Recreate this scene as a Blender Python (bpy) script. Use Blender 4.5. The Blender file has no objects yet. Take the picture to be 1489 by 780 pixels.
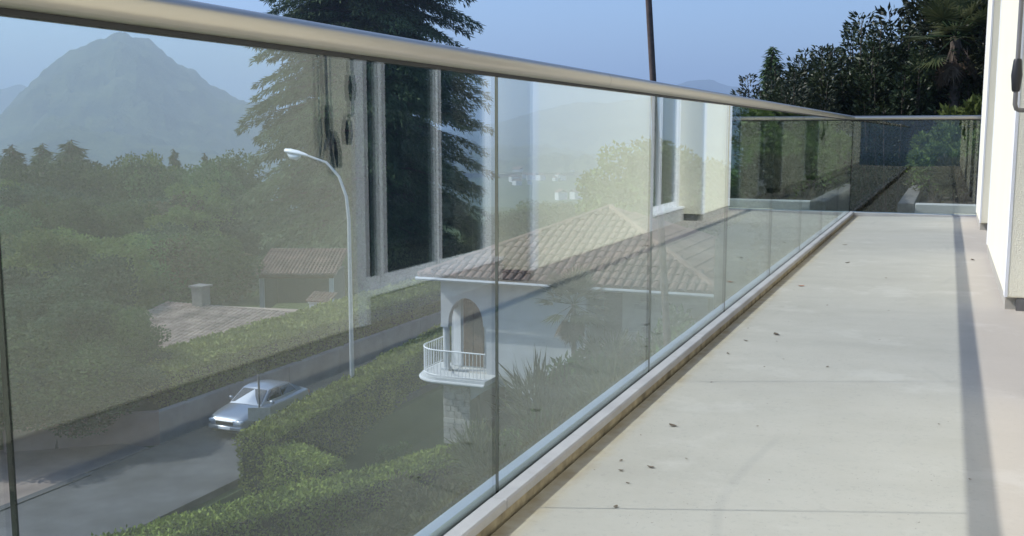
import bpy, math, random
import numpy as np
from mathutils import Vector, Matrix, noise

# ------------------------------------------------------------------ camera, sky, sun, exposure
sc = bpy.context.scene
COL = sc.collection
F_PX, PITCH, YAW = 1497.9, 0.1306, 0.3983            # measured for a 1489 px wide frame
CX, CY = 744.5, 390.0
fwd = Vector((-math.sin(YAW) * math.cos(PITCH), math.cos(YAW) * math.cos(PITCH), -math.sin(PITCH)))
rgt = Vector((math.cos(YAW), math.sin(YAW), 0))
upv = rgt.cross(fwd)
camd = bpy.data.cameras.new('camera')
cam = bpy.data.objects.new('camera', camd)
COL.objects.link(cam)
camd.sensor_width = 36.0
camd.lens = 36.0 * F_PX / 1489.0
camd.clip_start = 0.02
camd.clip_end = 30000
cam.matrix_world = Matrix((rgt, upv, -fwd)).transposed().to_4x4()
sc.camera = cam

SUN = Vector((-1.04, -0.31, 0.985)).normalized()      # towards the sun
world = bpy.data.worlds.new('World')
sc.world = world
world.use_nodes = True
wn = world.node_tree
wn.nodes.clear()
sky = wn.nodes.new('ShaderNodeTexSky')
sky.sky_type = 'NISHITA'
sky.sun_disc = False
sky.sun_elevation = math.asin(SUN.z)
sky.sun_rotation = math.atan2(SUN.x, SUN.y)
sky.altitude = 300
sky.air_density = 1.0
sky.dust_density = 2.0
sky.ozone_density = 6.0
bg = wn.nodes.new('ShaderNodeBackground')
bg.inputs[1].default_value = 0.148
wo = wn.nodes.new('ShaderNodeOutputWorld')
wn.links.new(sky.outputs[0], bg.inputs[0])
wn.links.new(bg.outputs[0], wo.inputs[0])

sund = bpy.data.lights.new('sun', 'SUN')
sund.energy = 3.1
sund.angle = math.radians(0.53)
sund.color = (1.0, 0.962, 0.91)
sun = bpy.data.objects.new('sun', sund)
COL.objects.link(sun)
sun.location = SUN * 60
sun.rotation_euler = (-SUN).to_track_quat('-Z', 'Y').to_euler()

sc.view_settings.view_transform = 'Standard'
sc.view_settings.look = 'None'
sc.view_settings.exposure = 0.66
sc.view_settings.gamma = 1.0
sc.render.engine = 'CYCLES'
cy = sc.cycles
cy.use_denoising = True
cy.use_adaptive_sampling = False
cy.max_bounces = 10
cy.diffuse_bounces = 3
cy.glossy_bounces = 5
cy.transmission_bounces = 4
cy.transparent_max_bounces = 32
cy.volume_bounces = 0
cy.caustics_reflective = False
cy.caustics_refractive = False
cy.sample_clamp_indirect = 6.0

rnd = random.Random(7)
rng = np.random.default_rng(7)

# ------------------------------------------------------------------ helpers
def on_z(px, py, z):
    """the point at height z (relative to eye level) in the direction measured at a place in the photo"""
    v = fwd + rgt * ((px - CX) / F_PX) - upv * ((py - CY) / F_PX)
    return v * (z / v.z)

def at_r(px, py, r):
    v = fwd + rgt * ((px - CX) / F_PX) - upv * ((py - CY) / F_PX)
    return v * (r / math.hypot(v.x, v.y))

def tag(o, label=None, cat=None, group=None, kind=None):
    if label: o['label'] = label
    if cat: o['category'] = cat
    if group: o['group'] = group
    if kind: o['kind'] = kind
    return o

def empty(name, loc=(0, 0, 0), rz=0.0, label=None, cat=None, group=None):
    o = bpy.data.objects.new(name, None)
    COL.objects.link(o)
    o.empty_display_size = 0.1
    o.location = loc
    o.rotation_euler = (0, 0, rz)
    return tag(o, label, cat, group)

def copy_tree(o, parent=None):
    c = o.copy()
    COL.objects.link(c)
    c.parent = parent
    for ch in [x for x in bpy.data.objects if x.parent == o]:
        copy_tree(ch, c)
    return c

def link_mesh(name, me, parent=None, loc=(0, 0, 0)):
    o = bpy.data.objects.new(name, me)
    COL.objects.link(o)
    o.location = loc
    o.parent = parent
    return o

class MB:
    """collects shapes in the thing's own coordinates and links them as one mesh"""
    def __init__(s):
        s.v, s.f, s.m = [], [], []
    def add(s, vs, fs, m=0):
        b = len(s.v)
        s.v += [tuple(x) for x in vs]
        s.f += [tuple(b + i for i in f) for f in fs]
        s.m += [m] * len(fs)
        return s
    def box(s, x0, x1, y0, y1, z0, z1, m=0, bev=0.0):
        if bev <= 0:
            vs = [(x, y, z) for z in (z0, z1) for y in (y0, y1) for x in (x0, x1)]
            return s.add(vs, [(0, 2, 3, 1), (4, 5, 7, 6), (0, 1, 5, 4), (2, 6, 7, 3), (0, 4, 6, 2), (1, 3, 7, 5)], m)
        b = bev
        vs, idx = [], {}
        for i, (x, sx) in enumerate(((x0, 1), (x1, -1))):
            for j, (y, sy) in enumerate(((y0, 1), (y1, -1))):
                for k, (z, sz) in enumerate(((z0, 1), (z1, -1))):
                    idx[i, j, k, 0] = len(vs); vs.append((x, y + sy * b, z + sz * b))
                    idx[i, j, k, 1] = len(vs); vs.append((x + sx * b, y, z + sz * b))
                    idx[i, j, k, 2] = len(vs); vs.append((x + sx * b, y + sy * b, z))
        fs = []
        for i in (0, 1):
            fs.append([idx[i, 0, 0, 0], idx[i, 1, 0, 0], idx[i, 1, 1, 0], idx[i, 0, 1, 0]])
            fs.append([idx[0, i, 0, 1], idx[1, i, 0, 1], idx[1, i, 1, 1], idx[0, i, 1, 1]])
            fs.append([idx[0, 0, i, 2], idx[1, 0, i, 2], idx[1, 1, i, 2], idx[0, 1, i, 2]])
        for i in (0, 1):
            for j in (0, 1):
                fs.append([idx[i, j, 0, 0], idx[i, j, 1, 0], idx[i, j, 1, 1], idx[i, j, 0, 1]])
                fs.append([idx[i, 0, j, 0], idx[i, 1, j, 0], idx[i, 1, j, 2], idx[i, 0, j, 2]])
                fs.append([idx[0, i, j, 1], idx[1, i, j, 1], idx[1, i, j, 2], idx[0, i, j, 2]])
                for k in (0, 1):
                    fs.append([idx[i, j, k, 0], idx[i, j, k, 1], idx[i, j, k, 2]])
        return s.add(vs, fs, m)
    def tube(s, pts, rad, n=10, cap=True, m=0):
        pts = [Vector(p) for p in pts]
        if not isinstance(rad, (list, tuple)): rad = [rad] * len(pts)
        vs = []
        prev = None
        for i, p in enumerate(pts):
            t = (pts[min(i + 1, len(pts) - 1)] - pts[max(i - 1, 0)]).normalized()
            if prev is None:
                a = t.orthogonal().normalized()
            else:
                a = (prev - t * prev.dot(t))
                a = a.normalized() if a.length > 1e-6 else t.orthogonal().normalized()
            prev = a
            b = t.cross(a)
            for k in range(n):
                w = 2 * math.pi * k / n
                vs.append(p + (a * math.cos(w) + b * math.sin(w)) * rad[i])
        fs = []
        for i in range(len(pts) - 1):
            for k in range(n):
                k2 = (k + 1) % n
                fs.append((i * n + k, i * n + k2, (i + 1) * n + k2, (i + 1) * n + k))
        if cap:
            fs.append(tuple(range(n - 1, -1, -1)))
            fs.append(tuple((len(pts) - 1) * n + k for k in range(n)))
        return s.add(vs, fs, m)
    def prism(s, poly, d, m=0):
        """poly: list of 3-D points (one plane), d: extrusion vector"""
        n = len(poly)
        d = Vector(d)
        vs = [Vector(p) for p in poly] + [Vector(p) + d for p in poly]
        fs = [tuple(range(n - 1, -1, -1)), tuple(range(n, 2 * n))]
        fs += [(i, (i + 1) % n, n + (i + 1) % n, n + i) for i in range(n)]
        return s.add(vs, fs, m)
    def build(s, name, mats, parent=None, loc=(0, 0, 0), smooth=False, recalc=True):
        me = bpy.data.meshes.new(name)
        me.from_pydata(s.v, [], s.f)
        for mt in (mats if isinstance(mats, (list, tuple)) else [mats]):
            me.materials.append(mt)
        if any(s.m): me.polygons.foreach_set('material_index', s.m)
        if recalc:
            import bmesh
            bm = bmesh.new(); bm.from_mesh(me)
            bmesh.ops.recalc_face_normals(bm, faces=bm.faces)
            bm.to_mesh(me); bm.free()
        if smooth:
            me.polygons.foreach_set('use_smooth', [True] * len(me.polygons))
            try: me.set_sharp_from_angle(angle=math.radians(smooth if smooth is not True else 40))
            except Exception: pass
        return link_mesh(name, me, parent, loc)

def unit(a):
    return a / np.maximum(np.linalg.norm(a, axis=1, keepdims=True), 1e-9)

def rand_dirs(n):
    return unit(rng.normal(size=(n, 3)))

def leaf_mesh(name, P, D, N, L, W, mat, tone=None, fold=0.0):
    """n diamond leaves: base P, axis D, face normal N, length L, width W"""
    n = len(P)
    D = unit(D)
    S = unit(np.cross(D, N))
    N = np.cross(S, D)
    L = np.broadcast_to(np.asarray(L, float), (n,))[:, None]
    W = np.broadcast_to(np.asarray(W, float), (n,))[:, None]
    mid = P + D * L * 0.45
    V = np.empty((n, 4, 3))
    V[:, 0] = P
    V[:, 1] = mid + S * W * 0.5 + N * W * fold
    V[:, 2] = P + D * L
    V[:, 3] = mid - S * W * 0.5 + N * W * fold
    me = bpy.data.meshes.new(name)
    me.vertices.add(n * 4)
    me.vertices.foreach_set('co', V.reshape(-1))
    me.loops.add(n * 4)
    me.loops.foreach_set('vertex_index', np.arange(n * 4, dtype=np.int32))
    me.polygons.add(n)
    me.polygons.foreach_set('loop_start', np.arange(0, n * 4, 4, dtype=np.int32))
    me.polygons.foreach_set('loop_total', np.full(n, 4, dtype=np.int32))
    me.update(calc_edges=True)
    at = me.attributes.new('tone', 'FLOAT', 'FACE')
    at.data.foreach_set('value', (rng.random(n) if tone is None else np.asarray(tone)).astype(np.float32))
    me.materials.append(mat)
    return me

# ------------------------------------------------------------------ materials
def nt(name):
    m = bpy.data.materials.new(name)
    m.use_nodes = True
    t = m.node_tree
    t.nodes.clear()
    out = t.nodes.new('ShaderNodeOutputMaterial')
    return m, t, out

def node(t, kind, ins=None, **kw):
    n = t.nodes.new(kind)
    for k, v in kw.items(): setattr(n, k, v)
    for k, v in (ins or {}).items():
        if isinstance(v, bpy.types.NodeSocket): t.links.new(v, n.inputs[k])
        else: n.inputs[k].default_value = v
    return n

def rgba(c): return (c[0], c[1], c[2], 1.0)

def mixc(t, fac, a, b, blend='MIX'):
    n = t.nodes.new('ShaderNodeMix')
    n.data_type = 'RGBA'; n.blend_type = blend
    for i, v in ((0, fac), (6, a), (7, b)):
        if isinstance(v, bpy.types.NodeSocket): t.links.new(v, n.inputs[i])
        else: n.inputs[i].default_value = v if i == 0 else rgba(v)
    return n.outputs[2]

def math_n(t, op, a, b=0.0, c=None):
    n = t.nodes.new('ShaderNodeMath'); n.operation = op
    for i, v in enumerate((a, b) if c is None else (a, b, c)):
        if isinstance(v, bpy.types.NodeSocket): t.links.new(v, n.inputs[i])
        else: n.inputs[i].default_value = v
    return n.outputs[0]

def ramp(t, fac, stops):
    n = t.nodes.new('ShaderNodeValToRGB')
    e = n.color_ramp.elements
    while len(e) < len(stops): e.new(0.5)
    for k, (p, c) in zip(e, stops):
        k.position = p
        k.color = rgba(c) if isinstance(c, (tuple, list)) else (c, c, c, 1)
    t.links.new(fac, n.inputs[0])
    return n.outputs[0]

def coords(t): return t.nodes.new('ShaderNodeTexCoord').outputs['Object']
def noise_n(t, vec, scale, detail=4, rough=0.55):
    return node(t, 'ShaderNodeTexNoise', {'Vector': vec, 'Scale': scale, 'Detail': detail, 'Roughness': rough}).outputs[0]
def bump_n(t, h, dist, strength=0.5):
    return node(t, 'ShaderNodeBump', {'Height': h, 'Distance': dist, 'Strength': strength}).outputs[0]

def plain(name, col, rough=0.7, metal=0.0, var=0.12, scale=6.0, bump=0.0, bscale=60.0, spec=0.4):
    m, t, out = nt(name)
    c = coords(t)
    n1 = noise_n(t, c, scale)
    lo = tuple(x * (1 - var) for x in col); hi = tuple(min(1, x * (1 + var)) for x in col)
    colr = ramp(t, n1, [(0.3, lo), (0.7, hi)])
    p = node(t, 'ShaderNodeBsdfPrincipled', {'Base Color': colr, 'Roughness': rough, 'Metallic': metal, 'Specular IOR Level': spec})
    if bump:
        t.links.new(bump_n(t, noise_n(t, c, bscale, 5, 0.6), bump, 0.6), p.inputs['Normal'])
    t.links.new(p.outputs[0], out.inputs[0])
    return m

def leaf_mat(name, dark, light, trans=0.25, rough=0.65, spec=0.12):
    m, t, out = nt(name)
    a = node(t, 'ShaderNodeAttribute', attribute_name='tone')
    oi = node(t, 'ShaderNodeObjectInfo')
    n1 = noise_n(t, coords(t), 0.9, 3)
    f = math_n(t, 'ADD', math_n(t, 'MULTIPLY', a.outputs['Fac'], 0.6), math_n(t, 'MULTIPLY', math_n(t, 'SUBTRACT', n1, 0.3), 0.8))
    c = ramp(t, f, [(0.1, dark), (0.85, light)])
    hs = node(t, 'ShaderNodeHueSaturation', {'Color': c, 'Saturation': 0.95, 'Fac': 1.0,
              'Hue': math_n(t, 'ADD', 0.475, math_n(t, 'MULTIPLY', oi.outputs['Random'], 0.045)),
              'Value': math_n(t, 'ADD', 0.7, math_n(t, 'MULTIPLY', oi.outputs['Random'], 0.7))})
    p = node(t, 'ShaderNodeBsdfPrincipled', {'Base Color': hs.outputs[0], 'Roughness': rough, 'Specular IOR Level': spec})
    tr = node(t, 'ShaderNodeBsdfTranslucent', {'Color': hs.outputs[0]})
    mx = node(t, 'ShaderNodeMixShader', {0: trans, 1: p.outputs[0], 2: tr.outputs[0]})
    t.links.new(mx.outputs[0], out.inputs[0])
    return m

def sheet_glass(name, tint, r0=0.043, rough=0.0):
    """clear pane: straight transmission with a tint plus mirror reflection rising towards grazing angles"""
    m, t, out = nt(name)
    lw = node(t, 'ShaderNodeLayerWeight', {'Blend': 0.5})
    p5 = math_n(t, 'POWER', lw.outputs['Facing'], 4.2)
    fac = math_n(t, 'ADD', math_n(t, 'MULTIPLY', p5, 1 - r0), r0)
    tp = node(t, 'ShaderNodeBsdfTransparent', {'Color': rgba(tint)})
    gl = node(t, 'ShaderNodeBsdfGlossy', {'Color': (0.95, 1.0, 0.985, 1), 'Roughness': rough})
    mx = node(t, 'ShaderNodeMixShader', {0: fac, 1: tp.outputs[0], 2: gl.outputs[0]})
    t.links.new(mx.outputs[0], out.inputs[0])
    return m

M = {}
M['glass'] = sheet_glass('balustrade_glass', (0.925, 0.965, 0.955), 0.055)
def mat_edge():
    m, t, out = nt('glass_edge')
    col = ramp(t, noise_n(t, coords(t), 7, 3), [(0.4, (0.006, 0.012, 0.010)), (0.75, (0.03, 0.07, 0.045))])
    p = node(t, 'ShaderNodeBsdfPrincipled', {'Base Color': col, 'Roughness': 0.2})
    tp = node(t, 'ShaderNodeBsdfTransparent', {'Color': rgba((0.75, 0.9, 0.82))})
    mx = node(t, 'ShaderNodeMixShader', {0: 0.3, 1: p.outputs[0], 2: tp.outputs[0]})
    t.links.new(mx.outputs[0], out.inputs[0])
    return m
M['glass_edge'] = mat_edge()
M['pane'] = sheet_glass('window_glass', (0.62, 0.70, 0.70))
M['seal'] = plain('seal', (0.012, 0.013, 0.015), 0.6)
def mat_clear_seal():
    m, t, out = nt('clear_seal')
    p = node(t, 'ShaderNodeBsdfPrincipled', {'Base Color': rgba((0.015, 0.02, 0.02)), 'Roughness': 0.4})
    tp = node(t, 'ShaderNodeBsdfTransparent', {'Color': rgba((0.8, 0.85, 0.85))})
    mx = node(t, 'ShaderNodeMixShader', {0: 0.6, 1: p.outputs[0], 2: tp.outputs[0]})
    t.links.new(mx.outputs[0], out.inputs[0])
    return m
M['clear_seal'] = mat_clear_seal()
M['cream'] = plain('cream_plaster', (0.86, 0.815, 0.65), 0.9, 0, 0.025, 1.7, bump=0.006, bscale=140, spec=0.2)
M['surround'] = plain('white_surround', (0.80, 0.80, 0.80), 0.85, 0, 0.02, 2.0, bump=0.003, bscale=150, spec=0.2)
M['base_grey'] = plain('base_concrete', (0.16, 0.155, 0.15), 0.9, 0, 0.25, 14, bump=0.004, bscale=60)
M['white_frame'] = plain('white_frame', (0.84, 0.845, 0.855), 0.35, 0, 0.03, 3)
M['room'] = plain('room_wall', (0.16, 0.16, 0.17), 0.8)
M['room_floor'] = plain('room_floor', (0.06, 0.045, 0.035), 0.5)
M['black'] = plain('black_plastic', (0.02, 0.02, 0.022), 0.4)
M['crank_steel'] = plain('crank_steel', (0.17, 0.165, 0.17), 0.5, 0.2, 0.1, 20)
M['lamp_grey'] = plain('galvanised', (0.48, 0.50, 0.52), 0.45, 0.3, 0.08, 8)
M['white_plaster'] = plain('white_plaster', (0.52, 0.535, 0.55), 0.9, 0, 0.13, 0.8, bump=0.004, bscale=50)
M['stone'] = plain('stone', (0.33, 0.32, 0.30), 0.9, 0, 0.35, 3.0, bump=0.02, bscale=16)
M['mortar'] = plain('mortar', (0.40, 0.39, 0.37), 0.95, 0, 0.1, 5)
M['tile'] = plain('clay_tile', (0.175, 0.115, 0.09), 0.85, 0, 0.35, 0.9)
M['tile_old'] = plain('old_clay_tile', (0.33, 0.255, 0.21), 0.9, 0, 0.4, 1.1)
M['wood'] = plain('brown_wood', (0.16, 0.095, 0.06), 0.7, 0, 0.25, 9)
M['wood_dark'] = plain('pole_wood', (0.085, 0.062, 0.055), 0.85, 0, 0.3, 7)
M['bark'] = plain('bark', (0.09, 0.07, 0.055), 0.9, 0, 0.35, 5, bump=0.02, bscale=12)
M['asphalt'] = plain('asphalt', (0.072, 0.073, 0.077), 0.8, 0, 0.35, 0.7, bump=0.004, bscale=90)
M['paving'] = plain('pink_paving', (0.215, 0.175, 0.15), 0.9, 0, 0.2, 0.8, bump=0.004, bscale=40)
M['road_wall'] = plain('roadside_wall', (0.33, 0.31, 0.29), 0.9, 0, 0.2, 0.7, bump=0.006, bscale=30)
M['pink_wall'] = plain('pink_wall', (0.36, 0.26, 0.225), 0.9, 0, 0.15, 0.7, bump=0.006, bscale=30)
M['concrete'] = plain('concrete', (0.42, 0.41, 0.385), 0.9, 0, 0.12, 3.0, bump=0.003, bscale=60)
M['planter_white'] = plain('planter_white', (0.44, 0.45, 0.44), 0.85, 0, 0.08, 3)
M['shade_path'] = plain('shaded_path', (0.012, 0.018, 0.012), 0.95, 0, 0.4, 2.5, bump=0.01, bscale=30)  # near-black green, the shade over the path put into its colour
M['soil'] = plain('soil', (0.06, 0.05, 0.038), 0.95, 0, 0.3, 4)
M['dead_leaf'] = plain('dead_leaf', (0.14, 0.11, 0.08), 0.8, 0, 0.4, 60)
M['dead_leaf_red'] = plain('red_dead_leaf', (0.34, 0.11, 0.04), 0.8, 0, 0.3, 60)
M['sheet_metal'] = plain('corrugated_sheet', (0.62, 0.63, 0.65), 0.4, 0.2, 0.1, 4)
M['sign_grey'] = plain('sign_back', (0.30, 0.31, 0.30), 0.55, 0.3, 0.12, 5)
M['car_glass'] = plain('car_glass', (0.02, 0.028, 0.035), 0.06, 0, 0.05, 2, spec=0.9)
M['tyre'] = plain('tyre', (0.018, 0.018, 0.018), 0.85)
M['headlight'] = plain('headlight', (0.75, 0.78, 0.80), 0.1, 0.2, 0.05, 9, spec=0.9)
M['chrome'] = plain('chrome', (0.75, 0.76, 0.78), 0.15, 1.0, 0.03, 9)
M['leaf_mid'] = leaf_mat('leaves_mid', (0.032, 0.066, 0.022), (0.095, 0.165, 0.045))
M['leaf_light'] = leaf_mat('leaves_light', (0.055, 0.10, 0.022), (0.15, 0.215, 0.05))
M['leaf_dark'] = leaf_mat('leaves_dark', (0.020, 0.044, 0.022), (0.058, 0.10, 0.042))
M['leaf_olive'] = leaf_mat('leaves_olive', (0.05, 0.06, 0.028), (0.12, 0.12, 0.05))
M['needle'] = leaf_mat('needles', (0.024, 0.046, 0.024), (0.095, 0.135, 0.055), trans=0.12)
M['laurel'] = leaf_mat('laurel_leaves', (0.014, 0.024, 0.010), (0.060, 0.078, 0.030), trans=0.1, rough=0.45, spec=0.3)
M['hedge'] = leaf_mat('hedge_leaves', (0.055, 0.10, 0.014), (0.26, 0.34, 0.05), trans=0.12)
M['hedge_lit'] = leaf_mat('sunlit_hedge_leaves', (0.11, 0.18, 0.03), (0.29, 0.38, 0.08), trans=0.12)  # lighter copy of the hedge green, sunlight put into the colour
M['bedding'] = plain('stained_bedding', (0.34, 0.29, 0.20), 0.95, 0, 0.4, 18, bump=0.004, bscale=50)
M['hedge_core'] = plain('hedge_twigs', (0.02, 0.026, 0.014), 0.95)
M['palm'] = leaf_mat('palm_leaf', (0.03, 0.05, 0.018), (0.12, 0.14, 0.06), rough=0.4)
M['palm_dry'] = leaf_mat('dry_palm_leaf', (0.09, 0.065, 0.04), (0.20, 0.16, 0.10))
M['grass'] = leaf_mat('grass_blades', (0.04, 0.07, 0.018), (0.13, 0.18, 0.05))

def mat_steel():
    m, t, out = nt('brushed_steel')
    c = coords(t)
    mp = node(t, 'ShaderNodeMapping', {'Vector': c, 'Scale': (60, 0.6, 60)})
    n1 = noise_n(t, mp.outputs[0], 8.0, 4)
    p = node(t, 'ShaderNodeBsdfPrincipled', {'Base Color': rgba((0.47, 0.435, 0.38)), 'Metallic': 1.0,
             'Roughness': math_n(t, 'ADD', 0.31, math_n(t, 'MULTIPLY', n1, 0.05))})
    t.links.new(p.outputs[0], out.inputs[0])
    return m
M['steel'] = mat_steel()

def mat_channel():
    m, t, out = nt('blue_grey_channel')
    p = node(t, 'ShaderNodeBsdfPrincipled', {'Base Color': rgba((0.42, 0.47, 0.52)), 'Metallic': 0.6, 'Roughness': 0.45})
    t.links.new(p.outputs[0], out.inputs[0])
    return m
M['channel'] = mat_channel()

def mat_kerb():
    m, t, out = nt('white_kerb_stone')
    c = coords(t)
    col = ramp(t, noise_n(t, c, 5, 5), [(0.3, (0.36, 0.35, 0.36)), (0.7, (0.47, 0.46, 0.465))])
    n2 = noise_n(t, c, 26, 4)
    col = mixc(t, ramp(t, n2, [(0.58, 0.0), (0.75, 0.5)]), col, (0.34, 0.31, 0.28))
    p = node(t, 'ShaderNodeBsdfPrincipled', {'Base Color': col, 'Roughness': 0.9})
    t.links.new(bump_n(t, noise_n(t, c, 180, 4), 0.003, 0.6), p.inputs['Normal'])
    t.links.new(p.outputs[0], out.inputs[0])
    return m
M['kerb'] = mat_kerb()

def mat_floor():
    m, t, out = nt('terrace_screed')
    c = coords(t)
    sep = node(t, 'ShaderNodeSeparateXYZ', {0: c})
    big = noise_n(t, c, 0.9, 5, 0.6)
    mid = noise_n(t, c, 5.0, 6, 0.65)
    mp = node(t, 'ShaderNodeMapping', {'Vector': c, 'Scale': (1.4, 3.6, 1.0), 'Rotation': (0, 0, 0.3)})
    streak = noise_n(t, mp.outputs[0], 1.6, 5, 0.6)
    fine = noise_n(t, c, 55, 4, 0.7)
    col = ramp(t, big, [(0.3, (0.375, 0.352, 0.305)), (0.7, (0.445, 0.42, 0.37))])
    col = mixc(t, math_n(t, 'MULTIPLY', ramp(t, mid, [(0.35, 0.0), (0.75, 1.0)]), 0.45), col, (0.46, 0.44, 0.395))
    col = mixc(t, math_n(t, 'MULTIPLY', ramp(t, streak, [(0.45, 0.0), (0.8, 1.0)]), 0.28), col, (0.30, 0.285, 0.255))
    col = mixc(t, math_n(t, 'MULTIPLY', ramp(t, fine, [(0.56, 0.0), (0.72, 1.0)]), 0.45), col, (0.29, 0.28, 0.26))
    # trowel marks: thin curved scuffs
    wv = node(t, 'ShaderNodeTexWave', {'Vector': c, 'Scale': 0.55, 'Distortion': 7.0, 'Detail': 2.0, 'Detail Scale': 0.7})
    scuff = math_n(t, 'MULTIPLY', ramp(t, wv.outputs['Fac'], [(0.0, 1.0), (0.012, 0.0)]), ramp(t, noise_n(t, c, 1.3, 2), [(0.52, 0.0), (0.62, 1.0)]))
    col = mixc(t, math_n(t, 'MULTIPLY', scuff, 0.18), col, (0.25, 0.245, 0.235))
    # warmer strip by the house
    wx = math_n(t, 'ADD', sep.outputs[0], math_n(t, 'MULTIPLY', math_n(t, 'SUBTRACT', noise_n(t, c, 2.2, 3), 0.5), 0.10))
    near_house = ramp(t, wx, [(0.12, 0.0), (0.16, 1.0)])
    col = mixc(t, math_n(t, 'MULTIPLY', near_house, 0.55), col, (0.43, 0.385, 0.33))
    # rusty yellow water stain in the gutter beside the kerb
    ds = math_n(t, 'ADD', math_n(t, 'MULTIPLY', math_n(t, 'ADD', sep.outputs[0], 0.872), 1.0), math_n(t, 'MULTIPLY', math_n(t, 'SUBTRACT', noise_n(t, c, 9, 5, 0.7), 0.5), 0.085))
    st = ramp(t, ds, [(0.012, 1.0), (0.075, 0.0)])
    stc = ramp(t, noise_n(t, c, 14, 4), [(0.35, (0.34, 0.265, 0.15)), (0.65, (0.46, 0.40, 0.28))])
    col = mixc(t, math_n(t, 'MULTIPLY', st, 0.85), col, stc)
    spk = noise_n(t, c, 130, 2, 0.5)
    col = mixc(t, math_n(t, 'MULTIPLY', math_n(t, 'MULTIPLY', ramp(t, spk, [(0.70, 0.0), (0.74, 1.0)]), ramp(t, noise_n(t, c, 3.3, 3), [(0.45, 0.0), (0.6, 1.0)])), 0.7), col, (0.12, 0.11, 0.10))
    col = mixc(t, math_n(t, 'MULTIPLY', ramp(t, noise_n(t, c, 2.3, 6, 0.7), [(0.56, 0.0), (0.66, 1.0)]), 0.45), col, (0.50, 0.48, 0.435))
    p = node(t, 'ShaderNodeBsdfPrincipled', {'Base Color': col, 'Roughness': 0.8, 'Specular IOR Level': 0.25})
    h = math_n(t, 'ADD', math_n(t, 'MULTIPLY', fine, 0.4), math_n(t, 'MULTIPLY', mid, 1.0))
    t.links.new(bump_n(t, h, 0.003, 0.6), p.inputs['Normal'])
    t.links.new(p.outputs[0], out.inputs[0])
    return m
M['floor'] = mat_floor()

def mat_ground():
    m, t, out = nt('meadow_ground')
    c = coords(t)
    a = noise_n(t, c, 0.05, 5)
    b = noise_n(t, c, 0.9, 5)
    col = ramp(t, a, [(0.35, (0.035, 0.06, 0.02)), (0.65, (0.075, 0.105, 0.035))])
    col = mixc(t, math_n(t, 'MULTIPLY', b, 0.5), col, (0.05, 0.06, 0.025))
    p = node(t, 'ShaderNodeBsdfPrincipled', {'Base Color': col, 'Roughness': 0.95, 'Specular IOR Level': 0.1})
    t.links.new(p.outputs[0], out.inputs[0])
    return m
M['ground'] = mat_ground()

def mat_mountain():
    m, t, out = nt('wooded_mountain')
    c = coords(t)
    a = noise_n(t, c, 0.012, 6, 0.65)
    b = noise_n(t, c, 0.09, 4, 0.6)
    col = ramp(t, a, [(0.38, (0.020, 0.036, 0.018)), (0.60, (0.085, 0.105, 0.045))])
    col = mixc(t, ramp(t, noise_n(t, c, 0.02, 5, 0.7), [(0.66, 0.0), (0.74, 0.6)]), col, (0.16, 0.15, 0.13))
    p = node(t, 'ShaderNodeBsdfPrincipled', {'Base Color': col, 'Roughness': 0.95, 'Specular IOR Level': 0.05})
    t.links.new(bump_n(t, b, 8.0, 1.0), p.inputs['Normal'])
    t.links.new(p.outputs[0], out.inputs[0])
    return m
M['mountain'] = mat_mountain()

def mat_paint():
    m, t, out = nt('silver_car_paint')
    p = node(t, 'ShaderNodeBsdfPrincipled', {'Base Color': rgba((0.30, 0.335, 0.39)), 'Metallic': 0.6, 'Roughness': 0.38,
             'Coat Weight': 0.7, 'Coat Roughness': 0.05})
    t.links.new(p.outputs[0], out.inputs[0])
    return m
M['paint'] = mat_paint()

# ------------------------------------------------------------------ terrain
def sstep(a, b, x):
    u = min(1.0, max(0.0, (x - a) / (b - a)))
    return u * u * (3 - 2 * u)

def ground_z(x, y):
    r = math.hypot(x, y)
    z = -11.15
    if -19.9 < x < -11.0 and 14 < y < 60 and not (x > -16.7 and y > 29.6): z = -12.35
    if -16.7 < x < -5.0 and y > 29.6 and y < 43: z = -10.9
    # slope up to our own terrace wall
    top = -4.0
    z += (top + 11.15) * sstep(-9.0, -1.0, x) * (1 - sstep(45, 90, y))
    if x < -25.9:
        d = -25.9 - x
        k = sstep(0.0, 1.0, min(d, (y - (28.4 + (x + 25.6) * 0.8)) * 0.78))
        z += 1.1 * k - 2.6 * sstep(2, 22, d) * k
    if r > 55:
        z -= 9.0 * sstep(55, 190, r)
        z -= 42.0 * sstep(190, 900, r)
        z += noise.noise(Vector((x * 0.006, y * 0.006, 0))) * 9 * sstep(150, 700, r)
    return z

def terrain():
    def axis(lo, hi):
        a = [0.0]
        for sgn, lim in ((1, hi), (-1, -lo)):
            x, st, b = 0.0, 1.0, []
            while x < lim:
                st = 1.0 if x < 60 else st * 1.09
                x += st
                b.append(sgn * x)
            a += b
        return sorted(a)
    xs, ys = axis(-7200, 7200), axis(-3000, 7200)
    vs = [(x, y, ground_z(x, y)) for y in ys for x in xs]
    n = len(xs)
    fs = [(j * n + i, j * n + i + 1, (j + 1) * n + i + 1, (j + 1) * n + i) for j in range(len(ys) - 1) for i in range(n - 1)]
    o = MB().add(vs, fs).build('terrain', M['ground'], smooth=True, recalc=False)
    o['kind'] = 'structure'
terrain()

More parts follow.
